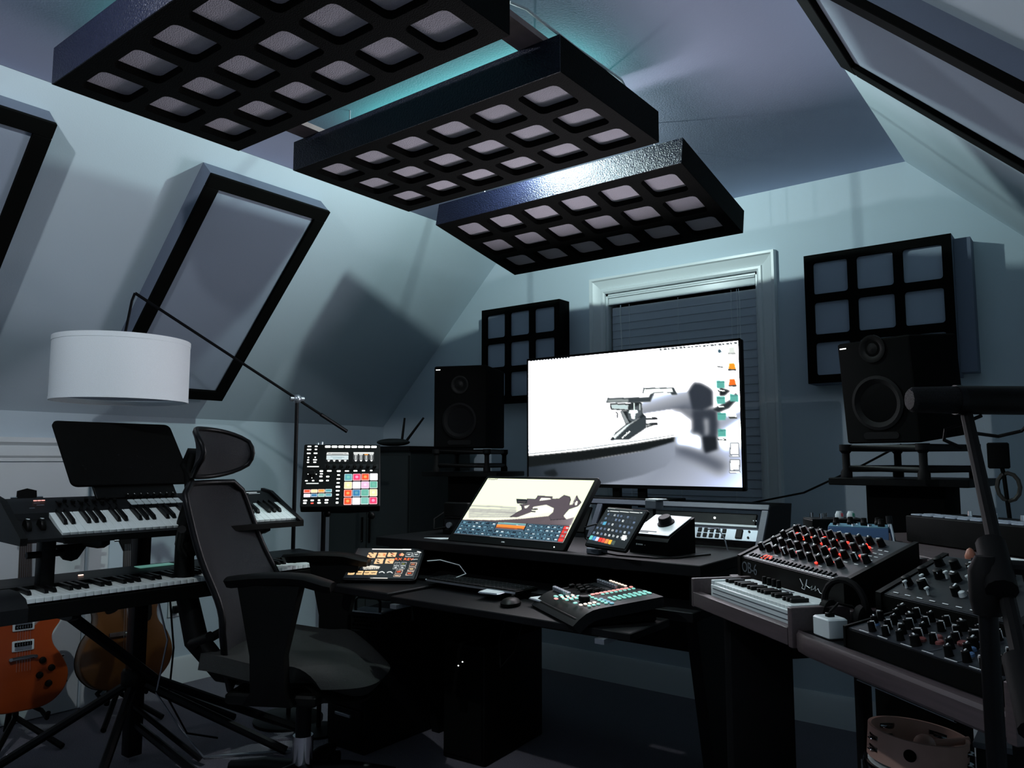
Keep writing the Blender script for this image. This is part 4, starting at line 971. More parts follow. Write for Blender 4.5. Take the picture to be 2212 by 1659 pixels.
bar('brace', (0, -.02, .22), (.28, .12, .03), .010)
MB().lathe([(.045, -.03), (.05, -.02), (.05, .02), (.045, .03)], 16).build('leg_collar', 'blk', st, loc=(0, 0, .31))
tag(MB().tube([(-2.93, 1.55, .64), (-2.92, 1.60, .45), (-2.95, 1.58, .25), (-2.90, 1.66, .10), (-2.80, 1.70, .012), (-2.6, 1.95, .008)], .004, 6).build('loose_cable', 'steel'), 'loose grey cable hanging down the keyboard stand column', 'cable')
tag(MB().tube([(-2.96, 1.62, .64), (-2.98, 1.66, .40), (-2.93, 1.62, .22), (-2.96, 1.72, .06), (-2.95, 1.85, .008)], .004, 6).build('loose_cable', 'rubber'), 'loose black cable hanging behind the keyboard stand column', 'cable')

# ---------------------------------------------------------------- guitars
def outline(pts, n=6):
    """closed smooth outline through points (Catmull-Rom)"""
    P = [Vector((p[0], p[1], 0)) for p in pts]; out = []; k = len(P)
    for i in range(k):
        a, b, c_, d = P[i - 1], P[i], P[(i + 1) % k], P[(i + 2) % k]
        for s_ in range(n):
            t = s_ / n
            q = .5 * ((2 * b) + (c_ - a) * t + (2 * a - 5 * b + 4 * c_ - d) * t * t + (3 * b - a - 3 * c_ + d) * t ** 3)
            out.append((q.x, q.y))
    return out
def guitar(loc, lab, body_pts, mbody, thick, neck_top, lean=.16, turn=.15):
    t = thing('electric_guitar' if mbody == 'orange' else 'hollow_guitar', lab, 'guitar')
    n = Vector((1, -turn, lean)).normalized(); u = Vector((turn, 1, 0)).normalized(); v = n.cross(u)
    t.matrix_world = Matrix(((u.x, v.x, n.x, loc[0]), (u.y, v.y, n.y, loc[1]), (u.z, v.z, n.z, loc[2]), (0, 0, 0, 1)))
    ol_ = outline(body_pts)
    MB().prism(ol_, -thick, 0, .005).build('body', mbody, t, angle=50)
    MB().prism([(-.027, .36), (.027, .36), (.021, neck_top), (-.021, neck_top)], 0, .014).build('neck', 'ebony', t)
    MB().prism([(-.021, neck_top), (.021, neck_top), (.042, neck_top + .05), (.036, neck_top + .17), (0, neck_top + .18), (-.036, neck_top + .17), (-.042, neck_top + .05)], -.004, .010, .002).build('headstock', 'blk', t)
    for k in range(3):
        for s_ in (-1, 1): MB().cyl((s_ * .036, neck_top + .05 + k * .045, .004), (s_ * .060, neck_top + .05 + k * .045, .004), .006).build('tuning_peg', 'chrome', t)
    for k in range(6):
        MB().tube([(-.024 + k * .0096, .155, .016), (-.017 + k * .0068, neck_top + .03, .020)], .0006, 4).build('string', 'steel', t)
    return t
lp_pts = [(0, 0), (.09, .008), (.150, .055), (.168, .125), (.145, .19), (.112, .245), (.108, .29), (.135, .335), (.138, .365), (.105, .375), (.060, .345), (.034, .33), (.026, .385), (-.03, .405), (-.085, .425), (-.130, .395), (-.140, .345), (-.115, .29), (-.112, .245), (-.145, .19), (-.168, .125), (-.150, .055), (-.09, .008)]
g1 = guitar((-3.52, 1.325, .135), 'orange electric guitar with two cream-framed pickups leaning at the lower left corner', lp_pts, 'orange', .045, .72)
for y in (.255, .335):
    MB().box((0, y, .004), (.078, .042, .008), .004).build('pickup_frame', 'white', g1)
    MB().box((0, y + (.006 if y < .3 else -.006), .0085), (.062, .017, .005), .003).build('pickup_bobbin', 'blk', g1)
    MB().box((0, y - (.010 if y < .3 else -.010), .0085), (.060, .014, .005), .004).build('pickup_cover', 'steel', g1)
    for k in range(6): MB().cyl((-.024 + k * .0096, y + (.006 if y < .3 else -.006), .010), (-.024 + k * .0096, y + (.006 if y < .3 else -.006), .0125), .0022, n=6).build('pole_screw', 'chrome', g1)
MB().tube([(-.042, .205, .012), (.042, .208, .012)], .008, 10).build('bridge', 'chrome', g1)
for x in (-.044, .044): MB().cyl((x, .206, 0), (x, .206, .020), .007).build('bridge_post', 'chrome', g1)
for x, y in ((.072, .185), (.105, .150), (.062, .128), (.095, .090)): MB().lathe([(.014, 0), (.012, .012), (.010, .013)], 14).build('control_knob', 'blk', g1, loc=(x, y, 0))
for x, y in ((.152, .19), (.165, .085)): MB().ball((x, y, -.02), .006, 8).build('strap_button', 'chrome', g1)
ac_pts = [(0, 0), (.11, .010), (.175, .065), (.195, .135), (.175, .215), (.135, .275), (.128, .325), (.142, .375), (.135, .43), (.08, .465), (0, .475), (-.08, .465), (-.135, .43), (-.142, .375), (-.128, .325), (-.135, .275), (-.175, .215), (-.195, .135), (-.175, .065), (-.11, .010)]
g2 = guitar((-3.50, 1.745, .135), 'amber hollow body guitar with dark pickguard standing behind the keyboard stand', ac_pts, 'amber', .085, .60)
MB().prism(outline([(p[0] * 1.012, .236 + (p[1] - .236) * 1.012) for p in ac_pts]), -.0865, -.080, .001).build('binding', 'blk', g2)
MB().prism(outline([(.03, .29), (.095, .28), (.10, .36), (.07, .42), (.03, .42)], 3), .001, .004).build('pickguard', 'blk', g2)
MB().prism(outline([(-.09, .33), (-.045, .34), (-.05, .37), (-.10, .38)], 3), .001, .003).build('sound_hole', 'blkm', g2)
MB().box((0, .235, .008), (.16, .020, .014), .004).build('bridge', 'ebony', g2)
MB().box((.006, .238, .017), (.045, .003, .003)).build('saddle', 'white', g2)
MB().tube([(-.006, .30, .018), (-.010, .36, .02), (.004, .40, .018), (.02, .41, .018)], .0015, 5).build('wire', 'steel', g2)
def guitar_stand(loc, lab, yw):
    t = thing('guitar_stand', lab, 'stand', loc, yw, 'tubular guitar stands on the carpet')
    MB().tube([(0, 0, .30), (.02, 0, .10), (.24, -.12, .012)], .012, 8).build('leg', 'blk', t)
    MB().tube([(0, 0, .30), (.02, 0, .10), (.24, .12, .012)], .012, 8).build('leg', 'blk', t)
    MB().tube([(0, 0, .30), (-.12, 0, .012)], .012, 8).build('leg', 'blk', t)
    for s_ in (-1, 1): MB().tube([(.0, 0, .17), (.03, s_ * .09, .11), (.12, s_ * .09, .10), (.135, s_ * .09, .125)], .009, 8).build('cradle_hook', 'rubber', t)
    MB().tube([(0, 0, .28), (-.04, 0, .62)], .010, 8).build('upright', 'blk', t)
guitar_stand((-3.60, 1.33, 0), 'black tubular stand holding the orange guitar', -8)
guitar_stand((-3.62, 1.75, 0), 'black tubular stand holding the amber guitar', -8)

# ---------------------------------------------------------------- arc floor lamp
fl_ = thing('floor_lamp', 'black floor lamp with long tilted arm and white drum shade on the left', 'floor lamp', (-2.915, 2.170, 0))
MB().lathe([(.15, 0), (.15, .012), (.13, .022), (.02, .028)], 32).build('base', 'blk', fl_)
MB().cyl((0, 0, .02), (0, 0, 1.42), .010, .0085).build('pole', 'blkmetal', fl_)
MB().ball((0, 0, 1.425), .022, 12).cyl((-.01, -.03, 1.425), (.01, .03, 1.425), .012).build('joint', 'steel', fl_)
P0 = Vector((-2.915, 2.170, 0))
tip = Vector((-3.03, 1.462, 1.812)) - P0; jo = Vector((0, 0, 1.425)); dr_ = (jo - tip).normalized()
tail = jo + dr_ * .30
MB().tube([tuple(tip), tuple(jo), tuple(tail)], [.0065, .0065, .0065], 8).build('arm', 'blkmetal', fl_)
MB().tube([tuple(jo + dr_ * .14), tuple(tail)], .009, 10).build('counterweight', 'blkmetal', fl_)
sc_ = Vector((-3.085, 1.452, 1.50)) - P0
MB().tube([tuple(tip), tuple(tip + Vector((-.014, -.004, -.03))), tuple(sc_ + Vector((0, 0, .12)))], .0055, 8).build('hanger', 'blkmetal', fl_)
SR = .249
g = MB(); g.lathe([(SR, -.122), (SR, .122), (SR - .003, .122), (SR - .003, -.122), (SR, -.122)], 64, cap=False); g.build('shade', 'shade', fl_, loc=tuple(sc_), angle=30)
MB().lathe([(SR + .0015, .104), (SR + .0015, .1235), (SR - .005, .1235), (SR - .005, .104), (SR + .0015, .104)], 64, cap=False).build('shade_rim', 'shade', fl_, loc=tuple(sc_))
MB().lathe([(SR + .0012, -.1235), (SR + .0012, -.112), (SR - .005, -.112), (SR - .005, -.1235), (SR + .0012, -.1235)], 64, cap=False).build('shade_rim', 'shade', fl_, loc=tuple(sc_))
MB().lathe([(.012, -.102), (SR - .008, -.102), (SR - .008, -.100), (.012, -.100)], 48).build('diffuser', 'shade_in', fl_, loc=tuple(sc_))
for k in range(3): a = R_(120 * k + 20); MB().tube([tuple(sc_ + Vector((0, 0, .115))), tuple(sc_ + Vector((math.cos(a) * (SR - .003), math.sin(a) * (SR - .003), .116)))], .002, 5).build('spider_arm', 'blkmetal', fl_)

# ---------------------------------------------------------------- pad groovebox on a stand
gb = thing('pad_sampler', 'black pad sampler with sixteen coloured glowing pads facing the camera on a stand', 'sampler', (-2.546, 2.131, 1.084), rot=(R_(58.7), 0, R_(48.5)))
MB().prism(rrect(.322, .303, .006), -.045, 0, .003).build('housing', 'blk', gb)
def gpx(x, y): # from the close-up of its face to local coordinates
    H_ = gpx.h; d = H_[6] * x + H_[7] * y + 1; u, v = (H_[0] * x + H_[1] * y + H_[2]) / d, (H_[3] * x + H_[4] * y + H_[5]) / d
    return ((u - .5) * .322, (.5 - v) * .303)
gpx.h = Canvas(2, 2, (0, 0, 0)).hom([(165, 185), (1775, 210), (1765, 1520), (85, 1490)]).h
cmap = {'t': (.09, .32, .36), 'p': (.78, .03, .12), 'r': (1, .06, .01), 'w': (.95, .86, .92), 'y': (1, .70, .36), 'l': (.84, .74, .90), 'k': (.78, .42, .60), 'g': (.10, .36, .27), 'b': (.03, .17, .34), 'h': (.16, .42, .35)}
core = {'t': (.18, .5, .42), 'p': (.8, .3, .5), 'r': (1, .35, .08), 'w': (1, .95, .97), 'y': (1, .88, .62), 'l': (.95, .88, .95), 'k': (.9, .65, .8), 'g': (.16, .42, .33), 'b': (.1, .32, .38), 'h': (.2, .48, .42)}
padc = 'tprw' 'ylkg' 'rbgy' 'rlhp'
pw = .0325
pm_edge = MB().prism(rrect(pw, pw, .003), 0, .0035, .0008)
for i, ch_ in enumerate(padc):
    q, r = i % 4, i // 4
    x, y = gpx(1090 + q * 180 - r * 4, 900 + r * 166)
    me = MB().prism(rrect(pw, pw, .003), 0, .0030, .0006).mesh('pad', glow('pad_edge', tuple(.55 * a + .38 for a in cmap[ch_]), 1.15))
    o = link('pad', me, gb, (x, y, 0))
    link('pad_glow', MB().prism(rrect(pw - .005, pw - .005, .002), .0030, .0036).mesh('pad_glow', glow('pad_col', cmap[ch_], 1.15)), o)
    link('pad_core', MB().prism(rrect(.013, .013, .0064, 4), .0036, .0040).mesh('pad_core', glow('pad_ctr', core[ch_], 1.0)), o)
for i, ch_ in enumerate('ryyt' 'lbht'):
    q, r = i % 4, i // 4
    x, y = gpx(232 + q * 148, 1168 + r * 88)
    col = (1, .32, .04) if i == 2 else cmap[ch_]
    o = link('group_button', MB().prism(rrect(.0270, .0150, .002), 0, .003, .0006).mesh('group_button', glow('btn_edge', tuple(.6 * a + .34 for a in col), 1.05)), gb, (x, y, 0))
    link('button_glow', MB().prism(rrect(.020, .009, .001), .003, .0036).mesh('button_glow', glow('btn_col', col, 1.0)), o)
wbt = {}
def wb(x, y, w2, h2, m='led_w'):
    X, Y = gpx(x, y); k = (w2, h2, m)
    if k not in wbt: wbt[k] = MB().prism(rrect(w2 * .000193, h2 * .000193, min(w2, h2) * .00006), 0, .0016).mesh('lit_button', m)
    link('lit_button', wbt[k], gb, (X, Y, 0))
for i in range(8): wb(655 + i * 140, 245 + i * 2.5, 120, 50)
for y, ws in ((235, (80, 60)), (300, (90, 50)), (380, (80, 80)), (465, (30, 28)), (517, (40, 80)), (567, (46, 60))):
    wb(270 - (y - 235) * .08, y, ws[0], 26); wb(412 - (y - 235) * .08, y, ws[1], 26)
wb(350, 658, 250, 22, 'led_soft'); wb(340, 1008, 260, 18, 'led_soft')
for x, y, a, b in ((525, 755, 70, 36), (525, 812, 60, 26), (515, 866, 60, 34), (520, 955, 80, 34), (690, 755, 96, 30), (658, 872, 66, 32), (652, 955, 58, 26), (215, 950, 54, 24), (355, 950, 46, 24), (335, 740, 16, 16), (247, 812, 16, 16), (420, 818, 16, 16), (328, 892, 16, 16)): wb(x, y, a, b)
for i, (a, b) in enumerate(((80, 34), (56, 30), (76, 24), (66, 26), (90, 40), (80, 28), (60, 28), (50, 26), (56, 42))): wb(888 - i * 4, 762 + i * 82, a, b)
for x, a in ((1060, 88), (1240, 82), (1412, 66), (1578, 50)): wb(x, 764, a, 26)
for x, y, a in ((195, 1357, 80), (340, 1357, 66), (480, 1357, 46), (638, 1357, 78), (188, 1408, 66), (482, 1412, 70), (630, 1412, 70)): wb(x, y, a, 32)
wb(338, 1415, 60, 30, 'led_r2')
def small_screen(nm, corners, fn, wd, ht, cx, cy):
    Kc = Canvas(96, 48, (12, 14, 16)); Kc.hom([(0, 0), (100, 0), (100, 50), (0, 50)]); fn(Kc)
    put('screen', Kc.mesh(nm, wd, ht, 1.6, 1.0), gb, T3((*gpx(cx, cy), .0012)))
def sA(k):
    k.poly([(4, 2), (96, 2), (99, 14), (1, 14)], (240, 242, 240)); k.line([(8, 8), (50, 9), (90, 8)], 3, (60, 70, 74), .4, .8)
    k.poly([(2, 17), (98, 17), (98, 39), (2, 39)], (214, 226, 228), .3); k.line([(20, 24), (80, 27)], 2, (120, 150, 160), .6, .8); k.line([(30, 31), (70, 31)], 2, (110, 160, 170), .6, .8)
    for x in (12, 36, 60, 84): k.poly([(x - 6, 40), (x + 7, 40), (x + 3, 49), (x - 2, 49)], (236, 238, 236), .4)
def sB(k):
    k.poly([(3, 2), (97, 2), (97, 10), (3, 10)], (236, 238, 236), .3)
    for x in (14, 38, 62, 86):
        k.poly([(x - 9, 11), (x + 9, 11), (x + 9, 17), (x - 9, 17)], (236, 238, 236) if x != 62 else (244, 180, 90), .3)
        for yy in (21, 26, 31, 36): k.line([(x - 9, yy), (x + 9, yy)], 2, (190, 196, 196), .3)
        k.line([(x, 18), (x, 38)], 4, (240, 242, 240), .4); k.poly([(x - 6, 40), (x + 7, 40), (x + 3, 49), (x - 2, 49)], (236, 238, 236), .4)
small_screen('sampler_screen_left', None, sA, .096, .050, 860, 465)
small_screen('sampler_screen_right', None, sB, .092, .050, 1415, 470)
put('knob_strip', MB().box((0, 0, 0), (.225, .024, .0016)).mesh('knob_strip', 'dkgrey'), gb, T3((*gpx(1160, 675), .0006)))
encm = MB().lathe([(.0075, 0), (.0070, .016), (.006, .017)], 14).mesh('encoder', 'blk')
for i in range(8): link('encoder', encm, gb, (*gpx(655 + i * 142, 672 + i * 3), .001))
link('jog_encoder', MB().lathe([(.014, 0), (.013, .014), (.011, .016)], 24).mesh('jog_encoder', 'blk'), gb, (*gpx(335, 815), .001))
MB().cyl((-.105, .152, -.02), (-.105, .168, -.02), .006).cyl((-.088, .152, -.02), (-.088, .172, -.02), .007).build('rear_plug', 'chrome', gb)
gs = thing('sampler_stand', 'slim black upright stand with a short arm carrying the pad sampler', 'stand', (-2.70, 2.165, 0))
MB().cyl((0, 0, .02), (0, 0, 1.02), .010).build('pole', 'blkmetal', gs)
MB().lathe([(.10, 0), (.10, .010), (.02, .020)], 28).build('base', 'blk', gs)
MB().tube([(0, 0, .925), (.09, .06, .925), (.16, .12, .93)], .010, 8).build('arm', 'blk', gs)
MB().tube([(.16, .12, .93), (.165, .10, 1.0)], .010, 8).build('tilt_bracket', 'blk', gs)
MB().ball((.165, .125, .905), .018, 10).cyl((.165, .125, .93), (.17, .115, .945), .01).build('clamp_knob', 'blk', gs); MB().ball((.035, -.01, .915), .017, 10).build('clamp_knob', 'blk', gs)

# ---------------------------------------------------------------- corner cabinet, router
cb = thing('corner_cabinet', 'tall dark cabinet standing in the far left corner behind the pad sampler', 'cabinet', (-3.33, 3.24, 0))
MB().box((0, 0, .60), (.66, .50, 1.19), .004).build('carcass', 'cabgrey', cb)
MB().box((0, -.01, 1.208), (.70, .54, .026), .004).build('top_board', 'desk', cb)
for s_ in (-1, 1):
    d_ = MB().box((s_ * .165, -.258, .62), (.322, .016, 1.10), .003).build('door', 'cabgrey', cb)
    MB().box((s_ * .030, -.272, .75), (.010, .014, .14), .003).build('handle', 'blk', d_)
MB().box((0, -.22, .03), (.60, .02, .06)).build('plinth', 'blk', cb)
ro = thing('wireless_router', 'flat oval router with two raised antennas on the corner cabinet', 'router', (-3.20, 3.05, 1.221), 20)
MB().ball((0, 0, .024), .10, 20, (1, .7, .22)).build('case', 'cabgrey', ro)
MB().tube([(.035, .04, .035), (.045, .05, .165)], [.008, .006], 8).build('antenna', 'blk', ro)
MB().tube([(.07, .03, .035), (.165, .05, .165)], [.008, .006], 8).build('antenna', 'blk', ro)

# ---------------------------------------------------------------- loudspeakers on isolation stands
def speaker(loc, yw, tilt, lab, w_=.27, d_=.32, h_=.40):
    t = thing('studio_speaker', lab, 'loudspeaker', loc, group='pair of black studio speakers', rot=(R_(tilt), 0, R_(yw)))
    MB().box((0, 0, h_ / 2), (w_, d_, h_), .008).build('cabinet', 'blkm', t)
    f = -d_ / 2
    FR = lambda x, z: T3((x, f, z)) @ Rx(90)
    put('woofer', MB().lathe([(.088, 0), (.088, .006), (.078, .008), (.070, .003), (.030, -.014), (.028, -.008), (.0, -.002)], 32).mesh('woofer', 'rubber'), t, FR(0, .13))
    put('tweeter', MB().lathe([(.045, 0), (.045, .004), (.036, .005), (.020, -.003), (.018, .001), (.0, .004)], 28).mesh('tweeter', 'blk'), t, FR(.0, .305))
    put('front_port', MB().prism(rrect(.12, .022, .010), 0, .003).mesh('front_port', 'rubber'), t, FR(0, .025))
    put('status_light', MB().box((0, 0, .001), (.022, .0035, .002)).mesh('status_light', 'led_w'), t, FR(-w_ / 2 + .022, h_ - .018))
    return t
def iso(loc, yw, lab, w_=.30, d_=.30, h_=.11, plate=.44, lean=0):
    t = thing('isolation_stand', lab, 'stand', loc, yw, 'tubular isolation stands under the speakers')
    for z in (.03, h_ - .012):
        MB().tube([(-w_ / 2, -d_ / 2, z), (w_ / 2, -d_ / 2, z), (w_ / 2, d_ / 2, z), (-w_ / 2, d_ / 2, z)], .011, 8, closed=True).build('frame', 'blk', t)
    for x in (-1, 1):
        for y in (-1, 1): MB().lathe([(.018, 0), (.018, .018), (.012, .03), (.012, h_ - .03), (.020, h_ - .02), (.020, h_)], 12).build('post', 'rubber', t, loc=(x * w_ / 2, y * d_ / 2, 0))
    return t
def column(loc, yw, lab, z, wp=.44, wc=.20):
    t = thing('speaker_stand', lab, 'stand', loc, yw, 'heavy floor stands under the speakers')
    MB().box((0, 0, z - .012), (wp, .32, .024), .004).build('top_plate', 'blk', t)
    MB().box((0, 0, (z - .024 + .03) / 2 + .003), (wc, .16, z - .054), .006).build('column', 'blkm', t)
    MB().box((0, 0, .015), (.34, .34, .03), .004).build('base_plate', 'blk', t)
    return t
speaker((-2.52, 2.93, 1.205), 22, 0, 'black studio speaker on the left, beside the big monitor')
iso((-2.52, 2.94, 1.088), 22, 'tubular isolation stand under the left studio speaker', .26)
column((-2.52, 2.96, 0), 12, 'black floor stand carrying the left studio speaker', 1.088, .42, .21)
speaker((-.505, 2.80, 1.215), -20, 6, 'black studio speaker on the right, leaning back before the grid panel', .25, .28, .335)
iso((-.50, 2.80, 1.088), -20, 'tubular isolation stand under the right studio speaker', .26)
column((-.50, 2.82, 0), -8, 'black floor stand carrying the right studio speaker', 1.088, .42, .24)
tag(MB().tube([(-.55, 2.95, 1.20), (-.70, 2.98, 1.12), (-.92, 3.05, 1.02), (-1.15, 3.1, .97), (-1.3, 3.0, .96)], .004, 6).build('speaker_cable', 'rubber'), 'black cable drooping from the right speaker to the rack hutch', 'cable')

# ---------------------------------------------------------------- angled synth desk on the right
WA = R_(-40); W0 = Vector((-.871, 1.957, 0)); E1 = Vector((math.cos(WA), math.sin(WA), 0)); E2 = Vector((-math.sin(WA), math.cos(WA), 0))
def wp(s, t, z=0): p = W0 + E1 * s + E2 * t; return (p.x, p.y, z)
wd = thing('synth_desk', 'angled walnut and black synth desk with stepped shelves on the right', 'desk', wp(0, 0, 0), -40)
def wbx(nm, m, s0, s1, t0, t1, z0, z1, bev=.003): return MB().box(((s0 + s1) / 2, (t0 + t1) / 2, (z0 + z1) / 2), (s1 - s0, t1 - t0, z1 - z0), bev).build(nm, m, wd)
wbx('lower_shelf', 'desk', -.01, .98, .012, .50, .762, .79)
wbx('front_board', 'wood', -.02, .43, -.012, .011, .757, .795)
MB().prism([(.455, -.006), (.50, -.018), (.95, -.024), (.985, -.012), (.985, .011), (.44, .011)], .752, .792, .006).build('front_board', 'wood', wd)
wbx('divider', 'wood', .432, .448, -.012, .13, .755, .838)
wbx('end_board', 'wood', -.028, -.012, -.012, .16, .755, .830)
wbx('end_board', 'wood', .985, 1.003, -.02, .16, .752, .838)
wbx('middle_shelf', 'wood', -.12, .42, .150, .36, .798, .820)
wbx('middle_shelf', 'desk', .44, 1.00, .165, .36, .798, .820)
wbx('shelf_post', 'desk', -.10, -.06, .18, .36, .79, .798); 
MB().prism([(.40, .375), (1.04, .375), (1.04, .80), (-.14, .80), (-.14, .385), (.36, .385)], .895, .925, .006).build('top_shelf', 'wood', wd)
for s_ in (.395, .425): wbx('shelf_post', 'wood', s_ - .009, s_ + .009, .352, .372, .82, .925)
for s_ in (-.10, .98): wbx('shelf_post', 'desk', s_ - .012, s_ + .012, .40, .70, .79, .895)
for s_ in (.03, .93):
    wbx('side_leg', 'desk', s_ - .018, s_ + .018, .06, .24, .03, .762); wbx('rear_leg', 'desk', s_ - .018, s_ + .018, .445, .475, .03, .762); wbx('side_rail', 'desk', s_ - .016, s_ + .016, .24, .445, .62, .762); wbx('leg_foot', 'blkmetal', s_ - .02, s_ + .02, .0, .62, .0, .03)
wbx('back_panel', 'desk', .05, .91, .43, .448, .58, .762)
MB().tube([(.50, .10, .70), (.76, .10, .70)], .0018, 6).build('tie_rod', 'steel', wd)
for s_ in (.50, .76): MB().tube([(s_, .10, .70), (s_, .10, .762)], .003, 6).build('rod_hanger', 'rubber', wd)
MB().tube([(.02, .04, .03), (.02, .02, .30)], .009, 8).build('leg_trim', 'steel', wd)

# white mini keyboard
mk = thing('mini_keyboard', 'white mini keyboard with slim black keys at the left of the synth desk', 'keyboard', wp(.215, .078, .79), -40)
MB().box((0, 0, .016), (.372, .122, .032), .003).build('case', 'white', mk)
MB().box((0, .036, .036), (.360, .048, .010), .002).build('control_strip', 'white', mk)
for s_ in (-1, 1): MB().box((s_ * .178, -.018, .037), (.014, .084, .012), .002).build('end_cheek', 'white', mk)
for z in (.010, .022): MB().box((0, -.0615, z), (.345, .0015, .0022)).build('front_groove', 'grey', mk)
KS = .64
mwk = MB().box((0, -.036, -.003), (.01435, .070, .008), .0008).mesh('white_key', 'wkey')
mbk = MB().box((0, -.022, .004), (.0080, .044, .009), .0012).mesh('black_key', 'bkey')
for i in range(22): put('white_key', mwk, mk, T3((-.164 + .0156 * (i + .0), .013, .0385)))
for i in range(21):
    if i % 7 in (0, 1, 3, 4, 5): put('black_key', mbk, mk, T3((-.164 + .0156 * (i + .5), .012, .040)))
for i in range(4): MB().lathe([(.006, 0), (.005, .018), (.004, .019)], 12).build('control_knob', 'blk', mk, loc=(-.10 + i * .022, .046, .041))
MB().box((.01, .040, .0415), (.05, .010, .002)).build('display', 'grey', mk)

# wedge synth helper: local x right, y away, z up; tilted panel frame returned
def wedge(name, lab, loc, yw, w_, d_, zf, zb, body='blk', cheeks='blk', face='panelface', cat='synthesizer', ck=.016):
    t = thing(name, lab, cat, loc, yw)
    n = [(-d_ / 2, 0), (d_ / 2, 0), (d_ / 2, zb), (-d_ / 2, zf)]
    ext('case', body, t, n, -w_ / 2 + ck, w_ / 2 - ck)
    n2 = [(-d_ / 2 - .004, 0), (d_ / 2 + .004, 0), (d_ / 2 + .004, zb + .006), (-d_ / 2 - .004, zf + .005)]
    if ck:
        ext('end_cheek', cheeks, t, n2, -w_ / 2, -w_ / 2 + ck); ext('end_cheek', cheeks, t, n2, w_ / 2 - ck, w_ / 2)
    an_ = math.atan2(zb - zf, d_); L_ = math.hypot(zb - zf, d_)
    TPm = T3((0, 0, (zf + zb) / 2)) @ Rx(math.degrees(an_))
    put('front_panel', MB().box((0, 0, .001), (w_ - 2 * ck - .004, L_ - .006, .002)).mesh('front_panel', face), t, TPm)
    return t, TPm, L_
kcache = {}
def knob(t, TPm, x, y, r, h, m='blk', mark=True, tilt=0, mk_='print'):
    k = (r, h, m)
    if k not in kcache: kcache[k] = (MB().lathe([(r * 1.08, 0), (r, .003), (r * .86, h), (r * .7, h + .001)], 16).mesh('control_knob', m), MB().box((0, r * .35, h + .0014), (r * .34, r * 1.1, .0010)).box((0, r * .93, h * .6), (r * .30, .0014, h * .75)).mesh('knob_mark', mk_))
    a, b = kcache[k]
    put('control_knob', a, t, TPm @ T3((x, y, .002)))
    if mark: put('knob_mark', b, t, TPm @ T3((x, y, .002)) @ Rz(tilt))
ledm = MB().box((0, 0, .002), (.0085, .006, .004), .001)
LR, LW, LR2 = ledm.mesh('indicator_light', 'led_r'), ledm.mesh('indicator_light', 'led_w'), ledm.mesh('indicator_light', 'led_r2')
tick = MB().box((0, 0, .0006), (.014, .0022, .0006)).mesh('print_line', 'print')

# six-voice analogue synth with red lights
ob, T_, L_ = wedge('analogue_synth', 'black analogue desktop synth with many knobs and red lights on the synth desk', (-.590, 2.055, .821), -42, .50, .185, .052, .135)
rnd = random.Random(3)
for r_ in range(4):
    for q in range(11):
        x = -.205 + q * .0405 + (.010 if r_ % 2 else 0); y = -.045 + r_ * .038
        if (r_, q) in ((0, 10), (3, 10), (2, 10)): continue
        knob(ob, T_, x, y, .0088, .019, tilt=rnd.uniform(-130, 130))
        if rnd.random() < .45: put('print_line', tick, ob, T_ @ T3((x + .020, y - .016, .002)))
for q in range(4):
    for r_ in range(2): put('print_line', tick, ob, T_ @ T3((.185 + (q % 2) * .022, .02 + r_ * .03 - (q // 2) * .016, .002)))
sb = MB().box((0, 0, .002), (.0075, .013, .004), .001).mesh('step_button', 'dkgrey')
for i in range(22): put('step_button', sb, ob, T_ @ T3((-.205 + i * .0185, -.082, .002)))
for i in range(24): put('print_line', MB().box((0, 0, .0006), (.012, .0025, .0006)).mesh('print_line', 'print') if i == 0 else tick, ob, T_ @ T3((-.21 + i * .0185, -.0925, .002)))
for x, y in ((-.178, .057), (-.118, .066), (-.05, .060), (.005, .055), (.012, .018), (-.085, .030), (-.02, .030), (.055, .055), (.095, .040), (-.125, -.025), (.04, .012), (.125, .062), (.145, .05), (.10, .0), (.12, -.040), (.075, -.055), (-.05, -.03), (-.10, -.082), (.165, .010)): put('indicator_light', LR, ob, T_ @ T3((x, y, .003)))
dg = glow('red_digits', (1, .05, .02), 2.4)
for cx, cy, n_, sz in ((-.132, .044, 3, .013), (-.142, -.078, 3, .011)):
    for k in range(n_):
        g = MB()
        for dx, dy, w2, h2 in ((0, 1, .8, .14), (0, 0, .8, .14), (0, -1, .8, .14), (.45, .5, .14, .8), (.45, -.5, .14, .8), (-.45, .5 if k != 1 else -.5, .14, .8)):
            g.box((cx + k * sz * 1.15 + dx * sz * .5 * 1, cy + dy * sz * .75, .0035), (w2 * sz, h2 * sz * 1.1, .001))
        put('display_digit', g.mesh('display_digit', dg), ob, T_)
    put('display_window', MB().box((cx + sz * 1.15, cy, .0024), (sz * 4.2, sz * 2.1, .001)).mesh('display_window', 'blk'), ob, T_)
text('case_lettering', 'OB-6', .042, 'grey', ob, T3((-.188, -.0932, .026)) @ Rx(90), depth=.0003, spacing=.92)
sgn = [(-.20, .30), (-.05, -.02), (-.12, -.18), (.02, -.22), (.10, .10), (.16, .36), (.12, .02), (.30, -.06), (.42, .10), (.36, -.14), (.50, -.04), (.58, .14), (.56, -.12), (.70, .04), (.78, -.14), (1.1, -.20)]
MB().tube([(.085 + p[0] * .085, -.0935, .024 + p[1] * .045) for p in sgn], .0009, 4).build('signature', 'print', ob)
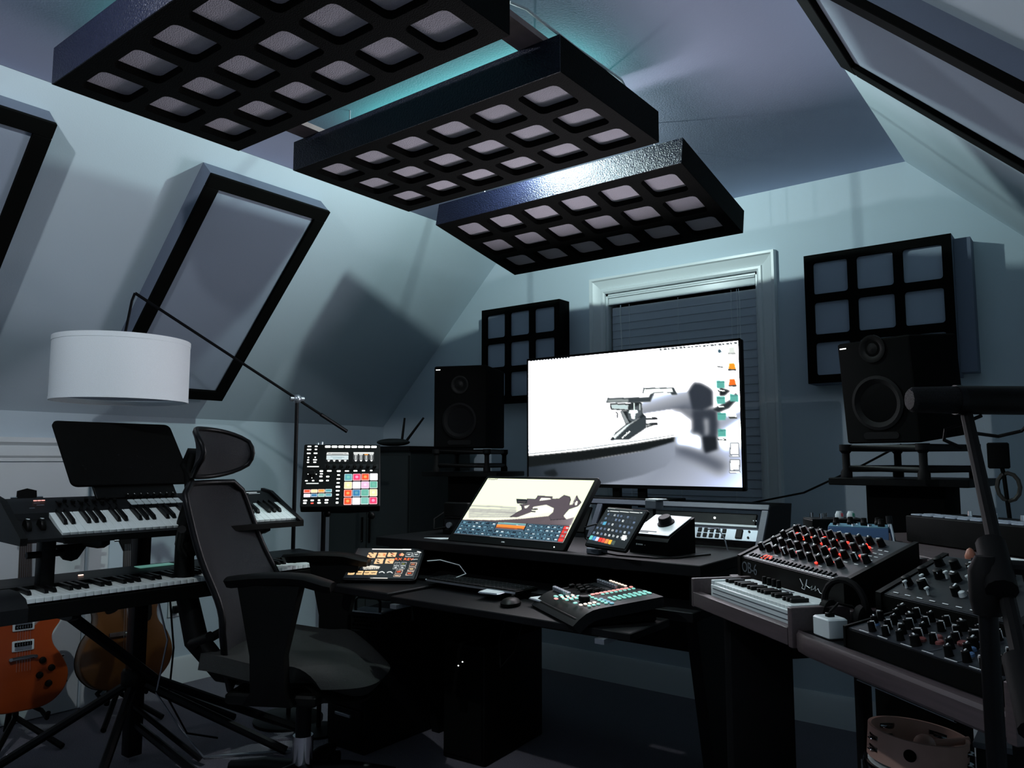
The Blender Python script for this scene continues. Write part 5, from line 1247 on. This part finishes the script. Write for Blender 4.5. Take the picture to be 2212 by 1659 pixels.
# right hand module with white capped switches
m2, T2_, L2_ = wedge('patch_synth', 'grey desktop synth with white toggle switches between the red-lit synth and the microphone stand', wp(.650, .262, .821), -38, .345, .17, .045, .120)
put('front_panel', MB().box((0, 0, .0022), (.30, L2_ - .012, .0008)).mesh('front_panel', 'patchface'), m2, T2_)
for r_ in range(3):
    for q in range(7):
        if (r_, q) in ((0, 2), (1, 3), (0, 6)): continue
        knob(m2, T2_, -.135 + q * .042, -.040 + r_ * .045, .010, .018, tilt=rnd.uniform(-100, 100), mark=rnd.random() < .5)
tg = MB().cyl((0, 0, 0), (0, .002, .013), .0022, n=8).box((0, .002, .014), (.006, .009, .004), .001).mesh('toggle_switch', 'white')
for x, y in ((-.125, -.055), (-.112, -.022), (-.09, .0), (-.075, .005), (-.045, .040), (-.032, .044), (-.02, .005), (.0, .01), (.03, .028), (.055, -.062), (.075, -.062), (.095, -.060), (.06, .025), (-.06, -.062)): put('toggle_switch', tg, m2, T2_ @ T3((x, y, .003)))
for i in range(9): put('print_line', tick, m2, T2_ @ T3((-.13 + i * .032, -.079, .0032)))
for x in (-.01, .006): put('white_cap', MB().lathe([(.007, 0), (.006, .009), (.003, .011)], 14).mesh('white_cap', 'white'), m2, T2_ @ T3((x, -.042, .003)))
# front drum synth
dr, T4_, L4_ = wedge('drum_synth', 'flat black drum synth full of white-marked knobs at the front of the synth desk', wp(.775, .082, .791), -40, .375, .135, .034, .062, ck=.006, face='panelface')
for r_ in range(5):
    for q in range(10):
        if (r_, q) in ((0, 0), (4, 9), (0, 5), (2, 4), (3, 7)): continue
        x, y = -.168 + q * .037 + (.014 if r_ % 2 else 0), -.050 + r_ * .025
        knob(dr, T4_, x, y, .0068 if (r_ + q) % 4 else .0090, .017, tilt=rnd.choice((-60, -40, 30, 60, 110)), mark=True, mk_='print')
for x, y, m_ in ((-.13, .035, 'blue'), (-.155, -.025, 'blue'), (.03, .0, 'redcap'), (-.03, -.03, 'redcap'), (.0, -.02, 'redcap'), (.06, -.012, 'blue'), (.075, -.030, 'blue'), (.05, .010, 'blue'), (-.02, -.005, 'redcap')):
    if 'redcap' not in M: M['redcap'] = mat('dull_red_cap', (.20, .055, .05), .5)
    put('round_button', MB().lathe([(.0085, 0), (.008, .004), (.006, .0055)], 16).mesh('round_button', M[m_]), dr, T4_ @ T3((x, y, .002)))
for x in (-.10, .02, .085, .13): put('panel_line', MB().box((0, 0, .0006), (.0012, .030, .0006)).mesh('panel_line', 'grey'), dr, T4_ @ T3((x, -.050, .002)) @ Rz(-12))
for i, x in enumerate((-.14, -.09, -.03, .02, .07, .12, .155)): put('print_line', MB().box((0, 0, .0006), (.026, .002, .0006)).mesh('print_line', 'print'), dr, T4_ @ T3((x, -.062, .002)))
put('indicator_light', LR2, dr, T4_ @ T3((.160, .005, .004)))
ua = thing('usb_charger', 'small white block with a black plug just right of the mini keyboard', 'adapter', wp(.512, .035, .791), -40)
MB().box((0, 0, .020), (.055, .045, .040), .005).build('case', 'white', ua); MB().box((.0, .0, .043), (.012, .016, .010), .002).build('plug', 'blk', ua)
MB().tube([(0, .0, .048), (.0, .02, .065), (-.01, .06, .055), (-.02, .10, .03)], .003, 6).build('cable', 'rubber', ua)
hd = thing('headphones', 'black headphones leaning at the right front corner of the red-lit synth', 'headphones', wp(.470, .100, .791), -20)
MB().tube([(.0 + .048 * math.cos(R_(a)), 0, .055 + .050 * math.sin(R_(a))) for a in range(-20, 201, 20)], .007, 8).build('headband', 'rubber', hd)
for s_ in (-1, 1): MB().lathe([(.018, -.008), (.028, -.006), (.028, .008), (.018, .012)], 18).build('ear_cup', 'rubber', hd, loc=(s_ * .040, 0, .031), rot=(0, R_(90), 0))
# things on the top shelf
bp_ = thing('effects_pedal', 'blue metal effects pedal with black knobs behind the red-lit synth', 'pedal', (-.545, 2.285, .926), 12)
MB().box((0, 0, .020), (.150, .105, .038), .003).build('case', 'blue', bp_); MB().box((0, 0, .040), (.148, .103, .003), .001).build('top_plate', 'bluetop', bp_)
for x, y in ((-.055, -.02), (-.02, .015), (.015, -.01), (.05, .02), (.058, -.03)): MB().lathe([(.009, 0), (.009, .008), (.0075, .010), (.007, .020), (.005, .021)], 14).build('control_knob', 'blk', bp_, loc=(x, y, .0415))
for x, y in ((-.048, -.038), (-.01, -.036), (.03, -.038), (.0, .038)): MB().cyl((x, y, .0415), (x, y, .047), .005, n=10).build('jack_nut', 'chrome', bp_)
MB().tube([(-.075, .0, .022), (-.10, -.01, .030), (-.11, -.06, .02), (-.10, -.10, -.02), (-.095, -.12, -.06)], .004, 6).build('cable', 'rubber', bp_)
sp = thing('switch_pedal', 'thin black pedal with pink and green topped switches left of the blue pedal', 'pedal', (-.655, 2.46, .926), 35)
MB().box((0, 0, .022), (.16, .085, .040), .003).build('case', 'blk', sp); MB().box((0, 0, .0435), (.158, .083, .003), .001).build('top_plate', 'dkgrey', sp)
for x, m_ in ((.020, 'white'), (.055, 'white')): MB().lathe([(.012, 0), (.012, .010), (.009, .016), (.008, .020)], 14).build('foot_switch', m_, sp, loc=(x, .01, .045))
link('switch_dot', MB().box((0, 0, 0), (.006, .003, .010)).mesh('switch_dot', mat('pink_dot', (.6, .10, .12))), sp, (.024, -.0015, .055)); link('switch_dot', MB().box((0, 0, 0), (.006, .003, .010)).mesh('switch_dot', mat('green_dot', (.05, .30, .20))), sp, (.058, -.0015, .055))
for x, y in ((-.06, .02), (-.045, -.02), (-.02, .015)): MB().cyl((x, y, .045), (x, y, .060), .005, n=10).build('toggle_switch', 'chrome', sp)
pcn = thing('pad_controller', 'black controller with two rows of pale square pads on the top shelf', 'controller', wp(.375, .665, .926), -39)
MB().box((0, 0, .036), (.56, .19, .070), .004).build('case', 'blk', pcn)
ppm = MB().prism(rrect(.034, .030, .003), 0, .004, .001).mesh('pad_key', mat('translucent_pad', (.34, .39, .46), .25))
for i in range(14):
    for j in range(2): put('pad_key', ppm, pcn, T3((-.255 + i * .0395, -.070 + j * .040, .0715)))
for i in range(6): MB().lathe([(.006, 0), (.005, .014)], 10).build('rotary_knob', 'chrome', pcn, loc=(-.20 + i * .08, .04, .0715))
for y, x0, x1, nr in ((.455, .47, .85, 'nearer'), (.490, .46, .82, 'farther')):
    tag(MB().tube([wp(x0, y, .931), wp((x0 + x1) / 2, y + .004, .931), wp(x1, y + .006, .931)], [.0042, .0055, .006], 8).build('drum_stick', 'white'), nr + ' of two thin white sticks lying on the right end of the top shelf', 'drumstick', 'pair of white sticks on the top shelf')
cn = tag(MB().lathe([(.011, 0), (.012, .006), (.007, .020), (.002, .024)], 14).build('wooden_tip', mat('orange_wood', (.32, .12, .07), .5), None, loc=wp(.432, .455, .925)), 'small reddish wooden cone at the tip of the white sticks', 'cone')
ck_ = thing('cable_clip', 'small bright jack plug sticking up at the back of the top shelf edge', 'plug', wp(.13, .50, .926), -30)
MB().cyl((0, 0, .003), (-.02, .01, .050), .005, n=10).build('barrel', 'chrome', ck_); MB().cyl((-.02, .01, .050), (-.024, .012, .070), .008, n=10).build('grip', 'dkgrey', ck_)

# ---------------------------------------------------------------- drum with a tambourine on top, on a low stool
dc = (-.405, 2.165)
stl = thing('low_stool', 'low black stool under the chrome drum below the synth desk', 'stool', (*dc, 0))
MB().lathe([(.13, .235), (.13, .262), (.12, .266)], 28).build('seat', 'blk', stl)
for k in range(4): a = R_(45 + 90 * k); MB().tube([(math.cos(a) * .09, math.sin(a) * .09, .235), (math.cos(a) * .14, math.sin(a) * .14, .006)], .012, 8).build('leg', 'blk', stl)
dm = thing('drum', 'small dark drum with chrome hoops under the tambourine', 'drum', (*dc, .267))
MB().lathe([(.112, .01), (.112, .135)], 40).build('shell', 'blk', dm)
for z in (.006, .122): MB().lathe([(.119, z), (.121, z + .008), (.119, z + .016), (.113, z + .016), (.113, z), (.119, z)], 48, cap=False).build('hoop', 'chrome', dm)
MB().lathe([(.110, .136), (.110, .139)], 40).build('drum_head', 'white', dm)
for k in range(8): a = R_(45 * k + 10); MB().cyl((math.cos(a) * .123, math.sin(a) * .123, .02), (math.cos(a) * .123, math.sin(a) * .123, .125), .003, n=8).ball((math.cos(a) * .121, math.sin(a) * .121, .07), .009, 8).build('tension_lug', 'chrome', dm)
tmb = thing('tambourine', 'pale wooden tambourine with dark slots and a round hole lying on the drum', 'tambourine', (*dc, .408), 0, rot=(R_(-4), R_(3), R_(-10)))
g = MB(); n = 72; ro_, ri = .112, .104; slots = []
zs = [0, .018, .030, .044, .056, .072]
def is_slot(q, k):
    a = q * 360 / n
    return (k in (1, 3)) and any(abs((a - c_ + 180) % 360 - 180) < 12 for c_ in (228, 150, 80, 10))
vs = [(r * math.cos(2 * math.pi * q / n), r * math.sin(2 * math.pi * q / n), z) for r in (ro_, ri) for z in zs for q in range(n)]
K_ = len(zs); fs = []
for k in range(K_ - 1):
    for q in range(n):
        q2 = (q + 1) % n
        if is_slot(q, k): continue
        fs.append((k * n + q, k * n + q2, (k + 1) * n + q2, (k + 1) * n + q)); o_ = K_ * n
        fs.append((o_ + k * n + q, o_ + (k + 1) * n + q, o_ + (k + 1) * n + q2, o_ + k * n + q2))
for k in (0, K_ - 1):
    for q in range(n):
        q2 = (q + 1) % n; o_ = K_ * n
        fs.append((k * n + q, o_ + k * n + q, o_ + k * n + q2, k * n + q2))
g.add(vs, fs); g.build('wooden_ring', 'drumwood', tmb)
jm = MB().lathe([(.016, -.001), (.012, 0), (.0, .002)], 16).lathe([(.016, .006), (.012, .005), (.0, .003)], 16).mesh('jingle', 'chrome')
for c_ in (228, 150, 80, 10):
    for z in (.021, .047): link('jingle', jm, tmb, (math.cos(R_(c_)) * .106, math.sin(R_(c_)) * .106, z))
MB().at(mat4=Rz(282) @ T3((.1125, 0, .040)) @ Ry(90)).lathe([(.014, -.001), (.014, .0008)], 24).build('thumb_hole', 'blkm', tmb)
mrb = tag(MB().ball((0, 0, .028), .026, 16).cyl((0, 0, .03), (.09, .05, .045), .009).build('maraca', 'drumwood', None, loc=(dc[0] + .02, dc[1] + .0, .422)), 'round wooden maraca lying inside the tambourine', 'maraca')
gx = thing('storage_box', 'small pale grey box at the far right edge below the synth desk', 'box', (-.20, 2.28, 0), 0)
MB().box((0, 0, .23), (.16, .18, .46), .004).build('carcass', 'dkgrey', gx); MB().box((0, 0, .468), (.17, .19, .014), .003).build('lid', 'grey', gx)

# ---------------------------------------------------------------- microphone on its boom stand
ms = thing('microphone_stand', 'thick black microphone boom stand rising at the right edge', 'stand', (-.137, 1.262, 0))
MB().cyl((0, 0, .02), (0, 0, .985), .0130, .0125).build('upright_tube', 'blkmetal', ms)
MB().lathe([(.14, 0), (.14, .012), (.12, .022), (.02, .03)], 32).build('base', 'blkmetal', ms)
MB().lathe([(.018, -.05), (.022, -.03), (.022, .01), (.012, .03)], 16).build('clutch', 'rubber', ms, loc=(0, 0, .985))
b0, b1 = Vector((-.062, 1.12, .80)) - Vector((-.137, 1.262, 0)), Vector((-.197, 1.675, 1.232)) - Vector((-.137, 1.262, 0))
bd = (b1 - b0).normalized()
pv = Vector((.012, .012, 1.0)); near = pv - bd * .26
MB().tube([tuple(near), tuple(b1)], .0105, 10).build('boom_tube', 'rubber', ms)
MB().tube([tuple(near), tuple(near + bd * .10)], .019, 12).build('counterweight', 'rubber', ms)
MB().tube([tuple(pv - bd * .045), tuple(pv + bd * .045)], .020, 12).build('boom_clamp', 'rubber', ms)
MB().tube([tuple(pv + Vector((-.03, 0, 0))), tuple(pv + Vector((.035, .01, 0)))], .010, 10).build('clamp_screw', 'blkmetal', ms)
mc = thing('studio_microphone', 'large black cylindrical microphone lying level at the right edge before the speaker', 'microphone', (-.205, 1.672, 1.262))
md = (Vector((-.086, 1.765, 1.250)) - Vector((-.290, 1.610, 1.252))).normalized()
def mp(d): return tuple(md * d)
MB().tube([mp(-.098), mp(-.092), mp(-.010)], [.019, .024, .0265], 24).build('grille', 'headblack', mc)
MB().tube([mp(-.012), mp(.0)], .0285, 24).build('collar', 'blkmetal', mc)
MB().tube([mp(.0), mp(.16), mp(.172)], [.0275, .0275, .020], 24).build('body', 'blk', mc)
yk = b1 + Vector((-.137, 1.262, 0)) - Vector((-.205, 1.672, 1.262))
MB().tube([tuple(yk), (yk.x * .8, yk.y * .8, -.022)], .009, 8).build('yoke_mount', 'blkmetal', mc)
MB().tube([(.03, .02, -.03), (.0, .0, -.045), (-.03, .01, -.055), (-.035, .02, -.075), (-.01, .05, -.09)], .0035, 6).build('mount_wire', 'rubber', mc)
tag(MB().tube([(-.10, 1.77, 1.225), (-.12, 1.80, 1.205), (-.16, 1.80, 1.195), (-.19, 1.76, 1.20), (-.20, 1.71, 1.20)], .0035, 6).build('microphone_cable', 'rubber'), 'black cable looping below the microphone body', 'cable')
# small clutter hanging on the wall side at far right
hg = thing('hanging_strap', 'dark strap and a coiled tan cord hanging behind the microphone boom', 'strap', (-.235, 2.62, 1.05))
MB().box((0, .0, .11), (.055, .02, .075), .006).build('buckle', 'blkm', hg)
MB().tube([(.02 + .028 * math.cos(R_(a)), 0, .02 + .04 * math.sin(R_(a))) for a in range(0, 360, 30)], .006, 6, closed=True).build('coiled_cord', mat('tan_cord', (.02, .017, .012), .7), hg)
MB().tube([(.0, 0, .11), (.01, 0, .06), (.02, 0, -.10)], .006, 6).build('strap_band', 'blkm', hg)
# cables below the desks
for pts, r, lab in (([(-1.62, 2.10, .66), (-1.63, 2.05, .55), (-1.60, 2.02, .47), (-1.56, 2.04, .52), (-1.55, 2.10, .66)], .003, 'thin black cable loop hanging below the desk tray'),
                    ([(-.55, 2.2, .76), (-.56, 2.3, .5), (-.60, 2.5, .2), (-.5, 2.9, .01)], .006, 'thick black cable hanging below the synth desk'),
                    ([(-2.3, 1.3, .006), (-2.0, 1.5, .006), (-1.6, 1.45, .006), (-1.2, 1.7, .006)], .004, 'black cable lying across the carpet before the chair')):
    tag(MB().tube(pts, r, 6).build('floor_cable', 'rubber'), lab, 'cable')
bpy.context.view_layer.update()
